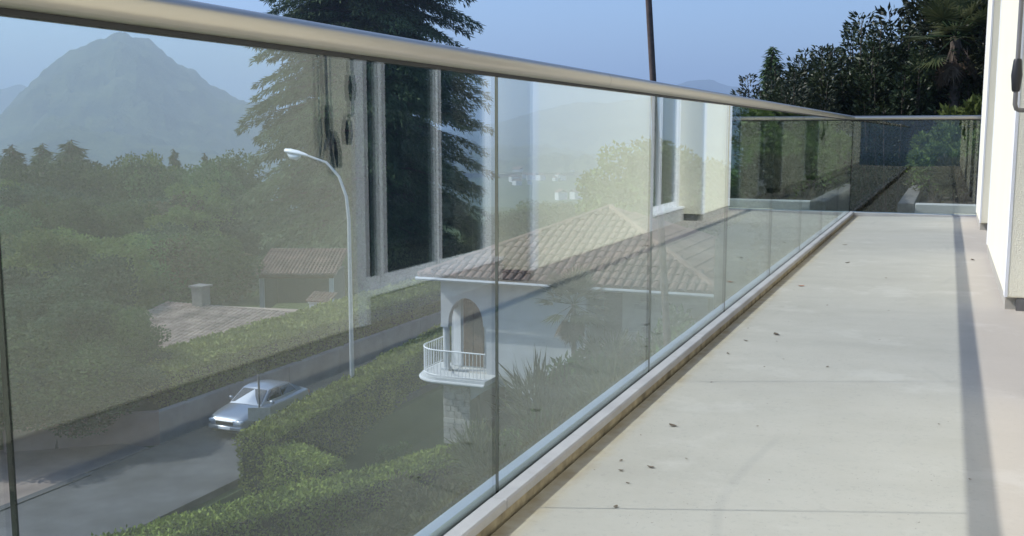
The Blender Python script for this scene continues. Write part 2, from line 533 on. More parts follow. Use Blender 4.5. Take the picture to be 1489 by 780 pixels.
def ridge(name, prof, r0, base, depth_f, depth_b, seed, rough, lab):
    """wooded mountain whose crest follows prof (photo column, row) at distance r0"""
    pxs = [p[0] for p in prof]
    nu, nv = 420, 60
    vs = []
    for i in range(nu):
        px = pxs[0] + (pxs[-1] - pxs[0]) * i / (nu - 1)
        py = np.interp(px, pxs, [p[1] for p in prof])
        crest = at_r(px, py, r0)
        d = Vector((crest.x, crest.y, 0)) / r0
        for j in range(nv):
            jc = int(nv * 0.6)
            off = -depth_f * (1 - j / jc) if j <= jc else depth_b * (j - jc) / (nv - 1 - jc)
            s = 1 + off / depth_f if off < 0 else 1 - off / depth_b
            s = max(0.0, s)
            s = s * (0.55 + 0.45 * s)
            p = d * (r0 + off)
            h = base + (crest.z - base) * s
            q = Vector((p.x, p.y, seed * 31.0)) * (1 / 260.0)
            nz = noise.fractal(q, 0.9, 2.1, 6)
            h += nz * rough * (0.05 + 0.95 * min(1, 4 * s * (1.0 - s) + 0.02)) * (1 if s > 0.02 else 0)
            h += noise.fractal(q * 8, 0.8, 2.2, 4) * rough * 0.16 * min(1, s * 5)
            vs.append((p.x, p.y, h))
    fs = [(i * nv + j, (i + 1) * nv + j, (i + 1) * nv + j + 1, i * nv + j + 1) for i in range(nu - 1) for j in range(nv - 1)]
    o = MB().add(vs, fs).build(name, M['mountain'], smooth=True, recalc=False)
    o['kind'] = 'structure'
    return o
ridge('mountain', [(-700, 235), (-420, 215), (-250, 200), (-60, 195), (0, 168), (28, 138), (60, 105), (95, 77), (130, 63), (150, 58), (163, 50), (180, 49), (192, 53), (215, 60),
                   (235, 72), (255, 92), (285, 108), (315, 130), (345, 140), (380, 152), (430, 172), (520, 196), (700, 222), (900, 232)], 2600, -58, 1100, 900, 1, 60, '')
ridge('far_mountain', [(-900, 120), (-500, 90), (-200, 118), (-60, 128), (0, 130), (30, 122), (60, 140), (120, 165), (250, 175), (420, 190), (600, 195), (680, 190), (730, 178), (790, 160), (840, 148), (890, 150),
                   (940, 142), (985, 122), (1010, 116), (1035, 116), (1060, 124), (1100, 132), (1160, 146), (1300, 150), (1600, 120), (1900, 140)], 4600, -60, 1300, 1200, 2, 45, '')

# ------------------------------------------------------------------ terrace
FL = -0.833                     # floor level by the house, relative to eye level
GX = -0.927                     # inner face of the glass
Y0, YE = -6.0, 11.36
def floor_z(x): return FL - 0.006 - 0.028 * max(0.0, 0.15 - x)

def terrace():
    mb = MB()
    xs = [-0.874, -0.6, -0.3, 0.0, 0.15, 0.30, 0.66]
    ys = [Y0 + (YE - 0.05 - Y0) * i / 40 for i in range(41)]
    vs = [(x, y, floor_z(x)) for y in ys for x in xs]
    n = len(xs)
    fs = [(j * n + i, j * n + i + 1, (j + 1) * n + i + 1, (j + 1) * n + i) for j in range(40) for i in range(n - 1)]
    mb.add(vs, fs)
    o = mb.build('terrace_floor', M['floor'], recalc=False)
    o['kind'] = 'structure'
    s = MB().box(-1.04, 0.66, Y0, YE + 0.16, -1.12, -0.905).build('terrace_slab', M['concrete'])
    s['kind'] = 'structure'
    w = MB().box(-0.98, -0.74, Y0 + 0.05, YE + 0.1, -6.2, -1.122).build('terrace_wall', M['concrete'])
    tag(w, 'concrete wall carrying the terrace slab below the glass balustrade', 'wall')
terrace()

def balustrade():
    bal = empty('glass_balustrade', (GX, 0, FL), 0, 'frameless glass balustrade with round steel handrail on white kerb', 'balustrade')
    ox, oz = GX, FL
    T, GAP = 0.009, 0.004
    S0, W = 0.795, 1.329
    ZT, ZB = 0.140, -0.86
    def pane(y0, y1):
        # two faces with their own material, rims in bottle green
        mb = MB()
        c = 0.0012
        x1, x0 = 0.0, -T
        z0, z1 = ZB - oz, ZT - oz
        mb.add([(x1, y0, z0), (x1, y1, z0), (x1, y1, z1), (x1, y0, z1)], [(0, 1, 2, 3)], 0)
        mb.add([(x0, y0, z0), (x0, y0, z1), (x0, y1, z1), (x0, y1, z0)], [(0, 1, 2, 3)], 0)
        for y, q in ((y0, 1), (y1, -1)):
            mb.add([(x0 + c, y - q * 0.0001, z0), (x1 - c, y - q * 0.0001, z0), (x1 - c, y - q * 0.0001, z1), (x0 + c, y - q * 0.0001, z1)], [(0, 1, 2, 3)], 1)
        return mb
    k = -4
    while True:
        a, b = S0 + W * k + GAP / 2, S0 + W * (k + 1) - GAP / 2
        if a > YE - 0.1: break
        last = b > YE - 0.05
        if last: b = YE - 0.004
        pane(a, b).build('glass_panel', [M['glass'], M['glass_edge']], bal, recalc=False)
        if not last:
            MB().box(-T + 0.001, -0.001, b + 0.0004, b + GAP - 0.0004, ZB - oz, ZT - oz).build('joint_seal', M['clear_seal'], bal)
        k += 1
    # end run, across the terrace
    ex1 = 0.62
    mb = MB()
    y = YE
    for (x0, x1) in ((0.004, ex1 - ox),):
        mb = MB()
        for yy in (y, y + T):
            mb.add([(x0, yy, ZB - oz), (x1, yy, ZB - oz), (x1, yy, ZT - oz), (x0, yy, ZT - oz)], [(0, 1, 2, 3)], 0)
        for xx in (x0, x1):
            mb.add([(xx, y + 0.001, ZB - oz), (xx, y + T - 0.001, ZB - oz), (xx, y + T - 0.001, ZT - oz), (xx, y + 0.001, ZT - oz)], [(0, 1, 2, 3)], 1)
        mb.build('glass_panel', [M['glass'], M['glass_edge']], bal, recalc=False)
    # handrail: slotted tube, mitred at the corner
    R = 0.0225
    zc = 0.1505 - oz
    xc, yc = -T / 2, YE + T / 2
    h = MB()
    n = 40
    def ring(f):
        out = []
        for i in range(n + 1):
            a = math.radians(-90 + 24) + math.radians(312) * i / n
            out.append(f(math.cos(a) * R, math.sin(a) * R))
        return out
    vs = ring(lambda u, w: (xc + u, Y0, zc + w)) + ring(lambda u, w: (xc + u, yc - u, zc + w)) + ring(lambda u, w: (ex1 - ox, yc - u, zc + w))
    fs = [(j * (n + 1) + i, j * (n + 1) + i + 1, (j + 1) * (n + 1) + i + 1, (j + 1) * (n + 1) + i) for j in range(2) for i in range(n)]
    h.add(vs, fs)
    hr = h.build('handrail', M['steel'], bal, smooth=60, recalc=False)
    for yj in (2.9, 5.9, 8.9):
        MB().tube([(xc, yj - 0.0008, zc), (xc, yj + 0.0008, zc)], R + 0.0004, 32, cap=False).build('rail_joint', M['base_grey'], hr)
    # black rubber channel in the slot
    g = MB()
    zc0 = zc - R - 0.005
    g.box(-T - 0.0035, 0.0035, Y0, YE - 0.004, zc0, zc - R * 0.55)
    g.build('gasket', M['seal'], hr)
    MB().box(0.006, ex1 - ox, YE - 0.0035, YE + T + 0.0035, zc0, zc - R * 0.55).build('gasket', M['seal'], hr)
    # base: inner white kerb stones, dark slot, outer rounded metal trim
    zt = -0.822 - oz
    zb = -0.905 - oz
    y = Y0
    i = 0
    while y < YE - 0.04:
        y1 = min(y + 2.0 + 0.02 * (i % 3), YE - 0.03)
        ks = MB().box(0.0065, 0.048, y + 0.001, y1 - 0.001, zt - 0.026, zt + 0.0008 * (i % 2), bev=0.004).build('kerb_stone', M['kerb'], bal)
        MB().box(0.0065, 0.041, y + 0.001, y1 - 0.001, zb, zt - 0.0262).build('kerb_bedding', M['bedding'], ks)
        y = y1; i += 1
    MB().box(0.0, 0.0065, Y0, YE - 0.02, zb, zt - 0.010).build('glazing_seal', M['seal'], bal)
    mb = MB()
    pr = [(-T - 0.002, zb), (-T - 0.002, zt - 0.004), (-T - 0.006, zt + 0.003)] + [(-0.030 - 0.030 * math.sin(math.radians(a)), zt - 0.022 + 0.026 * math.cos(math.radians(a))) for a in range(-10, 91, 20)] + [(-0.060, zb)]
    mb.prism([(p[0], Y0, p[1]) for p in pr], (0, YE + 0.06 - Y0, 0))
    mb.build('outer_trim', M['channel'], bal, smooth=30)
    MB().box(0.02, ex1 - ox, YE - 0.048, YE - 0.0065, zb, zt - 0.006, bev=0.003).build('kerb_stone', M['kerb'], bal)
    MB().box(0.0, ex1 - ox, YE - 0.0065, YE - 0.0005, zb, zt - 0.012).build('glazing_seal', M['seal'], bal)
    MB().box(-0.0, ex1 - ox, YE + T + 0.002, YE + 0.058, zb, zt - 0.002, bev=0.004).build('outer_trim', M['channel'], bal)
balustrade()

# ------------------------------------------------------------------ our house beside the terrace
AX = 0.284                       # plane of the sunlit wall
def house():
    H = empty('house', (AX, 3.0, FL), 0, 'cream rendered house with tall white windows beside the terrace', 'house')
    def bx(mb, x0, x1, y0, y1, z0, z1, m=0, bev=0):
        return mb.box(x0 - AX, x1 - AX, y0 - 3, y1 - 3, z0 - FL, z1 - FL, m, bev)
    ZP, ZR, ZH = -0.777, 2.25, 1.52
    BK = 0.66
    piers = [(Y0, 0.9 - 0.15), (0.75 + 0.0, 3.589), (5.372, 7.963), (9.777, 11.11)]
    piers = [(Y0, 3.589), (5.372, 7.963), (9.777, 11.11)]
    for a, b in piers:
        w = bx(MB(), AX, BK, a, b, ZP, ZR, bev=0.006).build('wall_pier', M['cream'], H)
        # base under the render: upturn of the floor coating on the terrace side, grey block on the reveals
        bx(MB(), AX + 0.004, AX + 0.05, a + 0.045, b - 0.01, FL - 0.03, ZP - 0.001).build('upstand', M['floor'], H)
        bx(MB(), AX + 0.05, BK - 0.002, a + 0.004, b - 0.004, FL - 0.03, ZP - 0.0015).build('plinth', M['base_grey'], H)
        for y0, y1 in ((a, a + 0.09), (b - 0.09, b)):
            if y0 < Y0 + 1: continue
            bx(MB(), AX - 0.003, AX + 0.010, y0 - 0.0015, y1 + 0.0015, ZP + 0.002, ZR - 0.003).build('corner_strip', M['surround'], H)
    for a, b in ((3.589, 5.372), (7.963, 9.777)):
        bx(MB(), AX + 0.001, BK, a + 0.0005, b - 0.0005, ZH, ZR).build('lintel', M['cream'], H)
        bx(MB(), 0.465, BK, a + 0.001, b - 0.001, FL - 0.03, -0.722).build('threshold', M['concrete'], H)
        W = empty('window', (0, 0, 0)); W.parent = H
        xf0, xf1 = 0.51, 0.545
        ym = [a + 0.002, a + 0.10, a + 0.486, a + 0.55, a + 1.057, a + 1.111, a + 1.65, b - 0.002]
        for k in range(0, 8, 2):
            bx(MB(), xf0, xf1, ym[k], ym[k + 1], -0.7215, ZH - 0.001, bev=0.004).build('mullion', M['white_frame'], W)
            yc = (ym[k] + ym[k + 1]) / 2
            bx(MB(), xf0 - 0.008, xf0 - 0.0005, yc - 0.012, yc + 0.012, -0.70, ZH - 0.03, bev=0.003).build('cover_strip', M['white_frame'], W)
        for k in range(1, 6, 2):
            bx(MB(), xf0 + 0.006, xf1 - 0.006, ym[k] + 0.0005, ym[k + 1] - 0.0005, -0.7215, -0.650, bev=0.004).build('bottom_rail', M['white_frame'], W)
            bx(MB(), xf0 + 0.006, xf1 - 0.006, ym[k] + 0.0005, ym[k + 1] - 0.0005, ZH - 0.07, ZH - 0.001, bev=0.004).build('top_rail', M['white_frame'], W)
            MB().add([(0.528 - AX, ym[k] - 3, -0.65 - FL), (0.528 - AX, ym[k + 1] - 3, -0.65 - FL), (0.528 - AX, ym[k + 1] - 3, ZH - 0.07 - FL), (0.528 - AX, ym[k] - 3, ZH - 0.07 - FL)],
                     [(0, 1, 2, 3)]).build('pane', M['pane'], W, recalc=False)
        bx(MB(), 0.455, 0.5085, a + 0.002, b - 0.002, -0.7215, -0.700, bev=0.003).build('sill', M['white_frame'], W)
    # dim room behind, end walls, flat roof
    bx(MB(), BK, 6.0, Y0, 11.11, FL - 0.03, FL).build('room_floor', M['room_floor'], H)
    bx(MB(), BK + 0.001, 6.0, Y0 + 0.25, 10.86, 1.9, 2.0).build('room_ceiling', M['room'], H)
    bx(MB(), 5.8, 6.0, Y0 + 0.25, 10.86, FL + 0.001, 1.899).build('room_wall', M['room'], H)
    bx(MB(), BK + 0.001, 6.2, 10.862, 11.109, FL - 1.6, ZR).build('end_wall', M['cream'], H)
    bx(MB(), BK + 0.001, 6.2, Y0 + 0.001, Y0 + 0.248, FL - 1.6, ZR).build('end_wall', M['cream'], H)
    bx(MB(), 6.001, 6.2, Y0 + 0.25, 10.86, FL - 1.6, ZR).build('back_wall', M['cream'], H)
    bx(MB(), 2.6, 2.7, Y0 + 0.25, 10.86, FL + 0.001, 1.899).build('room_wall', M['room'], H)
    rf = bx(MB(), 0.05, 6.4, Y0 - 0.2, 11.3, ZR + 0.001, ZR + 0.22, bev=0.01).build('roof', M['white_plaster'], H)
    bx(MB(), 0.03, 6.42, Y0 - 0.22, 11.32, ZR + 0.221, ZR + 0.27, bev=0.01).build('roof_edging', M['sheet_metal'], rf)
    bx(MB(), 0.70, 6.1, Y0 + 0.1, 11.0, -6.0, FL - 0.04).build('basement_wall', M['concrete'], H)
house()

def crank(loc, pts_rod, grip1, arm, grip2, label):
    c = empty('awning_crank', loc, 0, label, 'crank', 'awning cranks hanging by the windows')
    MB().tube(pts_rod, 0.0065, 10).build('rod', M['crank_steel'], c, smooth=True)
    def grip(a, b):
        a, b = Vector(a), Vector(b)
        prof = [(0.0, 0.0095), (0.06, 0.0115), (0.5, 0.0155), (0.94, 0.0115), (1.0, 0.0095)]
        MB().tube([a.lerp(b, u) for u, _ in prof], [r for _, r in prof], 12).build('grip', M['black'], c, smooth=True)
    grip(*grip1); grip(*grip2)
    MB().tube(arm, 0.0065, 10).build('arm', M['crank_steel'], c, smooth=True)
    MB().box(-0.03, 0.12, -0.03, 0.03, 2.18, 2.25, bev=0.004).build('gearbox', M['white_frame'], c)
    return c
# positions relative to the crank's foot point on the floor (z of floor = FL)
ZF = -FL
crank((0.169, 3.30, FL), [(0.0, 0.0, 2.2), (0.0, 0.0, 0.215 + ZF), (0.0, 0.0, 0.115 + ZF)],
      ((0.0, 0.0, 0.208 + ZF), (0.0, 0.0, 0.116 + ZF)),
      [(0.0, 0.0, 0.120 + ZF), (0.0, 0.0, 0.080 + ZF), (0.004, 0.004, 0.068 + ZF), (0.012, 0.012, 0.064 + ZF), (0.042, 0.044, 0.064 + ZF), (0.049, 0.051, 0.059 + ZF), (0.050, 0.052, 0.044 + ZF)],
      ((0.050, 0.052, 0.047 + ZF), (0.050, 0.052, -0.045 + ZF)), 'awning crank with two black grips hanging beside the tall window')
crank((0.235, 3.24, FL), [(0.03, 0.0, 2.2), (0.01, 0.0, 0.30 + ZF), (0.0, 0.0, -0.06 + ZF)],
      ((0.002, 0.0, 0.10 + ZF), (0.0, 0.0, -0.02 + ZF)),
      [(0.0, 0.0, -0.05 + ZF), (0.004, 0.012, -0.062 + ZF), (0.012, 0.045, 0.005 + ZF), (0.014, 0.062, 0.0 + ZF), (0.016, 0.075, -0.03 + ZF)],
      ((0.016, 0.074, -0.02 + ZF), (0.018, 0.095, -0.13 + ZF)), 'folded awning crank with bent arm hanging on the plain cream wall')

# ------------------------------------------------------------------ dead leaves on the terrace
def dead_leaf(x, y, s, rz, mat, label):
    n = 9
    vs, fs = [], []
    for i in range(n):
        u = i / (n - 1)
        w = math.sin(math.pi * u ** 0.8) * 0.30 + 0.02
        curl = 0.16 * (u - 0.5) ** 2 * 4
        vs += [(u - 0.5, -w, curl + 0.12 * w), (u - 0.5, 0, curl), (u - 0.5, w, curl + 0.16 * w)]
    for i in range(n - 1):
        for j in range(2):
            fs.append((i * 3 + j, i * 3 + j + 1, (i + 1) * 3 + j + 1, (i + 1) * 3 + j))
    s *= 0.8
    o = MB().add([(a * s, b * s, c * s) for a, b, c in vs], fs).build('dead_leaf', mat, loc=(x, y, floor_z(x) + 0.002), recalc=False)
    o.rotation_euler = (0, 0, rz)
    tag(o, label, 'leaf', 'dry leaves scattered on the terrace floor')
dead_leaf(-0.73, 5.96, 0.050, 0.4, M['dead_leaf_red'], 'curled orange-red dead leaf lying on the pale terrace floor')
for x, y, s in [(-0.64, 4.45, .045), (-0.71, 2.92, .035), (-0.67, 2.52, .026), (-0.76, 2.55, .016), (-0.735, 2.47, .018), (-0.67, 2.21, .020), (-0.58, 7.12, .05), (-0.74, 4.28, .026),
                (-0.76, 4.0, .02), (0.185, 7.44, .05), (0.09, 2.67, .012), (-0.37, 3.86, .02), (-0.69, 2.38, .014), (-0.60, 2.62, .012), (-0.72, 3.5, .014), (-0.52, 5.3, .02), (-0.70, 8.3, .05), (-0.3, 6.4, .02)] + [(rnd.uniform(-0.82, -0.5) if i % 3 else rnd.uniform(-0.8, 0.2), rnd.uniform(2.1, 8.0), rnd.uniform(0.006, 0.014)) for i in range(22)]:
    dead_leaf(x, y, s, rnd.uniform(0, 6.3), M['dead_leaf'], 'small dark brown dead leaf lying on the pale terrace floor')

# ------------------------------------------------------------------ road, walls
def road():
    o = MB().add([(-25.35, 5, -11.0), (-20.45, 5, -11.0), (-20.45, 75, -11.0), (-25.35, 75, -11.0)], [(0, 1, 2, 3)]).build('road', M['asphalt'], recalc=False)
    o['kind'] = 'structure'
    MB().box(-25.355, -25.05, 5, 24.4, -11.2, -10.965).build('gutter', M['asphalt'])['kind'] = 'structure'
    f = MB().box(-40, -25.36, 8, 27.4, -11.4, -10.98).build('forecourt', M['paving']); f['kind'] = 'structure'
    g = MB().box(-20.44, -20.30, 5, 75, -11.3, -10.92).build('kerb', M['asphalt']); g['kind'] = 'structure'
    w = empty('roadside_wall', (-25.6, 28.2, -11.2), 0, 'low weathered pale wall running along the far side of the road', 'wall')
    y = 28.2
    while y < 68:
        MB().box(-0.28, 0.0, y - 28.2, y + 3.98 - 28.2, 0, 1.28 + rnd.uniform(-.01, .01), bev=0.02).build('wall_section', M['road_wall'], w)
        y += 4
    a, b = Vector((-25.6, 28.2, 0)), Vector((-29.6, 25.0, 0))
    d = (b - a).normalized(); nrm = Vector((-d.y, d.x, 0)) * 0.28
    p = empty('garden_wall', a + Vector((0, 0, -11.2)), 0, 'low pinkish wall turning away from the road corner', 'wall')
    MB().prism([(0, 0, 0), tuple((b - a)), tuple((b - a) - nrm), tuple(-nrm)], (0, 0, 1.28)).build('wall_section', M['pink_wall'], p)
road()

def surface_points(x0, x1, y0, y1, z0, z1, dens, faces):
    """random points on the faces of a box with their outward normals"""
    out_p, out_n = [], []
    for ax, side in faces:
        lo, hi = np.array([x0, y0, z0]), np.array([x1, y1, z1])
        d = hi - lo
        area = d[(ax + 1) % 3] * d[(ax + 2) % 3]
        n = int(area * dens)
        P = lo + rng.random((n, 3)) * d
        P[:, ax] = (hi if side > 0 else lo)[ax]
        N = np.zeros((n, 3)); N[:, ax] = side
        out_p.append(P); out_n.append(N)
    return np.concatenate(out_p), np.concatenate(out_n)

def hedge(a, b, width, z0, z1, label, mat='hedge', dens=420, leaf=0.11, rough=0.14, seed=1, z1b=None):
    a, b = Vector(a), Vector(b)
    L = (b - a).length
    rz = math.atan2(b.y - a.y, b.x - a.x)
    o = empty('hedge', (a.x, a.y, z0), rz, label, 'hedge')
    z1b = z1 if z1b is None else z1b
    h = z1 - z0
    P, N = surface_points(0, L, -width / 2, width / 2, 0, h, dens, [(0, 1), (0, -1), (1, 1), (1, -1), (2, 1), (2, 1)])
    wob = np.array([noise.noise(Vector((p[0] * 0.9 + seed * 17, p[1] * 1.5, p[2] * 1.3))) + 0.5 * noise.noise(Vector((p[0] * 3 + seed, p[1] * 3, p[2] * 3))) for p in P])
    off = wob * rough + rng.normal(size=len(P)) * 0.05 - 0.03
    P = P + N * off[:, None]
    P[:, 2] *= 1 + (z1b - z1) / h * (P[:, 0] / L)
    P[:, 2] = np.maximum(P[:, 2], 0.02)
    D = unit(N * 0.4 + rand_dirs(len(P)) + np.array([0, 0, 0.3]))
    NN = unit(N + rand_dirs(len(P)) * 0.45)
    tone = np.clip(0.45 + 0.35 * wob + rng.normal(size=len(P)) * 0.2, 0, 1)
    me = leaf_mesh('foliage', P, D, NN, leaf * (0.7 + 0.6 * rng.random(len(P))), leaf * 0.62, M[mat], tone)
    link_mesh('foliage', me, o)
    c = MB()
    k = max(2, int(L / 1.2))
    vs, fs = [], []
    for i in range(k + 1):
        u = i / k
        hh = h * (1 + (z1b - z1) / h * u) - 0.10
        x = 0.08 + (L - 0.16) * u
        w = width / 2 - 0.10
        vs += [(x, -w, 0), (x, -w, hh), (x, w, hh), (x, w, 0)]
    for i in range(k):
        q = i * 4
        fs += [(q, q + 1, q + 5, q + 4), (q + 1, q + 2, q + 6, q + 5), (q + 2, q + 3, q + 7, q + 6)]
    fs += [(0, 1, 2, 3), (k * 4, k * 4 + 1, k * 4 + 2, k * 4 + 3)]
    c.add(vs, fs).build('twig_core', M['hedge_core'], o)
    return o
hedge((-19.5, 25.7, 0), (-22.4, 47, 0), 1.3, -12.4, -9.45, 'long clipped hedge lining the road beside the street lamp', seed=2, dens=360)
hedge((-17.8, 15.5, 0), (-12.4, 31.0, 0), 1.3, -12.4, -9.30, 'bright topped clipped hedge below the villa with stone pillar', seed=5, dens=360, z1b=-9.95)
hedge((-19.0, 26.2, 0), (-16.2, 24.9, 0), 1.0, -12.4, -9.75, 'short hedge closing the garden between the two long hedges', seed=8, dens=400)
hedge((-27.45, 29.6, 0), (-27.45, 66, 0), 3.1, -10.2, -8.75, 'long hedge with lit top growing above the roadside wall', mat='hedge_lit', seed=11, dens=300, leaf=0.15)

# ------------------------------------------------------------------ trees
def limb_tree(mb, trunk_h, r, crown_pts, lean=0.0):
    mb.tube([(0, 0, -0.3), (lean * 0.3, 0, trunk_h * 0.5), (lean, 0, trunk_h)], [r * 1.25, r, r * 0.7], 9)
    for c in crown_pts:
        a = Vector((lean, 0, trunk_h * rnd.uniform(0.75, 1.0)))
        c = Vector(c)
        m = a.lerp(c, 0.5) + Vector((0, 0, 0.1 * (c - a).length))
        mb.tube([a, m, c], [r * 0.45, r * 0.28, r * 0.08], 6, cap=False)

def broadleaf(name, h, w, n, leaf, mat, seed, label, group, trunk=0.32, low=0.22, spiky=0.0):
    """broadleaf tree: limbs ending in leaf clumps of uneven size"""
    global rng
    rng = np.random.default_rng(seed)
    o = empty(name, (0, 0, 0), 0, label, 'tree', group)
    cl = []
    nc = 46
    while len(cl) < nc:
        d = rng.normal(size=3); d /= np.linalg.norm(d)
        r = rng.random() ** 0.45
        p = np.array([d[0] * w / 2, d[1] * w / 2, d[2] * h * (1 - low) / 2]) * r * 0.86
        p[2] += h * (low + (1 - low) / 2)
        if spiky: p[:2] *= max(0.15, 1.15 - (p[2] / h) * spiky)
        cl.append(p)
    cl = np.array(cl)
    rad = (w * 0.085 + w * 0.10 * rng.random(nc))
    per = rng.multinomial(n, rad ** 2 / (rad ** 2).sum())
    P, D, N, tone = [], [], [], []
    for c, r, k in zip(cl, rad, per):
        d = rand_dirs(k)
        rr = r * (0.55 + 0.55 * rng.random(k) ** 0.6)
        q = c + d * rr[:, None] * np.array([1.05, 1.05, 0.8])
        P.append(q); N.append(unit(d + 0.8 * rand_dirs(k) + np.array([0, 0, 0.4])))
        D.append(unit(d * 0.5 + rand_dirs(k) - np.array([0, 0, 0.25])))
        tone.append(np.clip(0.10 + 0.8 * rng.random() + 0.12 * rng.normal(size=k), 0, 1))
    P = np.concatenate(P); D = np.concatenate(D); N = np.concatenate(N); tone = np.concatenate(tone)
    link_mesh('crown', leaf_mesh('crown', P, D, N, leaf * (0.7 + 0.6 * rng.random(len(P))), leaf * 0.7, mat, tone), o)
    mb = MB()
    limb_tree(mb, h * (low + 0.12), trunk, cl[:14])
    mb.build('trunk', M['bark'], o, smooth=True)
    return o

def conifer(name, h, w, n, mat, seed, label, group, top=0.25, droop=0.25, tiers=26, base=0.10, needle=0.5):
    """conifer: whorls of drooping branches carrying flat needle sprays"""
    global rng
    rng = np.random.default_rng(seed)
    o = empty(name, (0, 0, 0), 0, label, 'tree', group)
    mb = MB()
    mb.tube([(0, 0, -0.3), (0, 0, h * 0.5), (0, 0, h * 0.98)], [w * 0.035, w * 0.022, 0.03], 9)
    P, D, N, tone = [], [], [], []
    bl = []
    for i in range(tiers):
        u = base + (1 - base) * (i + rng.random() * 0.6) / tiers
        z = h * u
        ln0 = w / 2 * (top + (1 - top) * (1 - u) ** 0.75) if u < 0.97 else w * 0.05
        ln0 *= min(1.0, (1.02 - u) * 7)
        for k in range(int(10 + 3 * rng.random())):
            az = rng.random() * 2 * math.pi
            ln = ln0 * (0.50 + 0.58 * rng.random())
            bl.append((z + rng.normal() * h * 0.016, az, ln))
    tot = sum(b[2] for b in bl)
    for z, az, ln in bl:
        dx, dy = math.cos(az), math.sin(az)
        k = max(6, int(n * ln / tot))
        s = rng.random(k) ** 0.85
        rise = 0.10 * ln
        zz = z + rise * np.sin(s * 2.2) - droop * ln * s ** 2.2
        side = (rng.random(k) - 0.5) * 2 * (0.16 + 0.30 * s * (1.15 - s)) * ln * 0.55
        q = np.stack([dx * ln * s - dy * side, dy * ln * s + dx * side, zz - np.abs(side) * 0.22 - np.abs(rng.normal(size=k)) * 0.02 * ln], 1)
        P.append(q)
        D.append(unit(np.stack([dx + -dy * side / ln * 2, dy + dx * side / ln * 2, np.full(k, -0.35)], 1) + rand_dirs(k) * 0.8 + np.array([0, 0, -0.35])))
        N.append(unit(np.array([0, 0, 1.0]) + rand_dirs(k) * 0.8))
        tone.append(np.clip(0.2 + 0.55 * rng.random() + 0.15 * rng.normal(size=k), 0, 1))
        m = [(0, 0, z)]
        for t in (0.4, 0.8):
            m.append((dx * ln * t, dy * ln * t, z + rise * math.sin(t * 2.2) - droop * ln * t ** 2.2))
        mb.tube(m, [w * 0.006 + 0.02, w * 0.004 + 0.012, 0.008], 5, cap=False)
    P = np.concatenate(P); D = np.concatenate(D); N = np.concatenate(N); tone = np.concatenate(tone)
    link_mesh('crown', leaf_mesh('crown', P, D, N, needle * (0.6 + 0.8 * rng.random(len(P))), needle * 0.22, mat, tone), o)
    mb.build('trunk', M['bark'], o, smooth=True)
    return o

def place(proto, used, x, y, z, s, sxy=None, rz=None, label=None):
    o = proto if not used[0] else copy_tree(proto)
    used[0] = True
    o.location = (x, y, z)
    sxy = s if sxy is None else sxy
    o.scale = (sxy, sxy, s)
    o.rotation_euler = (0, 0, rnd.uniform(0, 6.28) if rz is None else rz)
    if label: o['label'] = label
    return o

# big cedar above the rail
ced = conifer('cedar_tree', 46, 25, 460000, M['needle'], 21, 'huge dark cedar with drooping layered branches beyond the road', None, top=0.60, droop=0.24, tiers=84, base=0.04, needle=0.55)
cp = at_r(538, 400, 98)
ced.location = (cp.x, cp.y, ground_z(cp.x, cp.y))

WOOD = 'trees of the wood below the mountain'
protos = [
    (broadleaf('broadleaf_tree', 14, 12, 19000, 0.36, M['leaf_mid'], 31, 'mid green rounded broadleaf tree in the wood below the mountain', WOOD), 14),
    (broadleaf('broadleaf_tree', 14, 10, 17000, 0.36, M['leaf_light'], 32, 'yellow green loose broadleaf tree in the wood below the mountain', WOOD), 14),
    (broadleaf('broadleaf_tree', 13, 11, 17000, 0.36, M['leaf_dark'], 33, 'dark green dense broadleaf tree in the wood below the mountain', WOOD), 13),
    (broadleaf('broadleaf_tree', 9, 9, 12000, 0.32, M['leaf_olive'], 34, 'olive brown rounded tree at the edge of the wood', WOOD), 9),
    (conifer('conifer_tree', 16, 7.5, 14000, M['needle'], 35, 'narrow dark conifer rising from the wood below the mountain', WOOD, top=0.30, droop=0.22, tiers=34, needle=0.75), 16),
]
flags = [[False] for _ in protos]
KIND = ['mid green', 'yellow green', 'dark green', 'olive brown', 'dark conifer']
def wood_tree(kind, px, py, r, wide=1.0, where=None):
    top = at_r(px, py, r)
    g = ground_z(top.x, top.y)
    h = top.z - g
    s = h / protos[kind][1]
    place(protos[kind][0], flags[kind], top.x, top.y, g, s, s * wide, label=where and KIND[kind] + ' ' + where)
for k, px, py, r, w in [(4, 18, 212, 150, 1.0), (4, 62, 210, 150, .9), (4, 104, 205, 145, 1.25), (2, 118, 222, 150, .8), (0, 45, 232, 140, 1), (4, -25, 215, 150, 1.1),
                        (0, 150, 236, 140, 1.0), (0, 185, 232, 138, 1.0), (1, 212, 218, 140, .75), (0, 235, 238, 135, 1), (4, 252, 218, 150, .55), (0, 275, 243, 140, 1), (4, 298, 224, 150, .5), (0, 310, 238, 130, .9),
                        (0, 330, 222, 135, 1.0), (2, 90, 262, 125, 1), (2, 15, 262, 125, 1)]:
    wood_tree(k, px, py, r, w)
for row, (r, y0, n) in enumerate([(112, 268, 11), (92, 298, 10), (76, 328, 9)]):
    for i in range(n):
        px = -40 + (370) * (i + rnd.uniform(0.2, 0.8)) / n
        wood_tree(rnd.choice([0, 1, 1, 2, 0, 2, 3]), px, y0 + rnd.uniform(-14, 18), r + rnd.uniform(-5, 5), rnd.uniform(0.95, 1.35))
for k, px, py, r, w in [(3, 285, 345, 72, 1.3), (1, 165, 355, 66, 1.2), (0, 235, 372, 70, 1.2), (2, 120, 365, 60, 1.2), (2, 40, 380, 55, 1.3), (0, 320, 372, 80, 0.9), (1, 60, 330, 66, 1.1)]:
    wood_tree(k, px, py, r, w, 'tree at the near edge of the wood above the low tiled house')
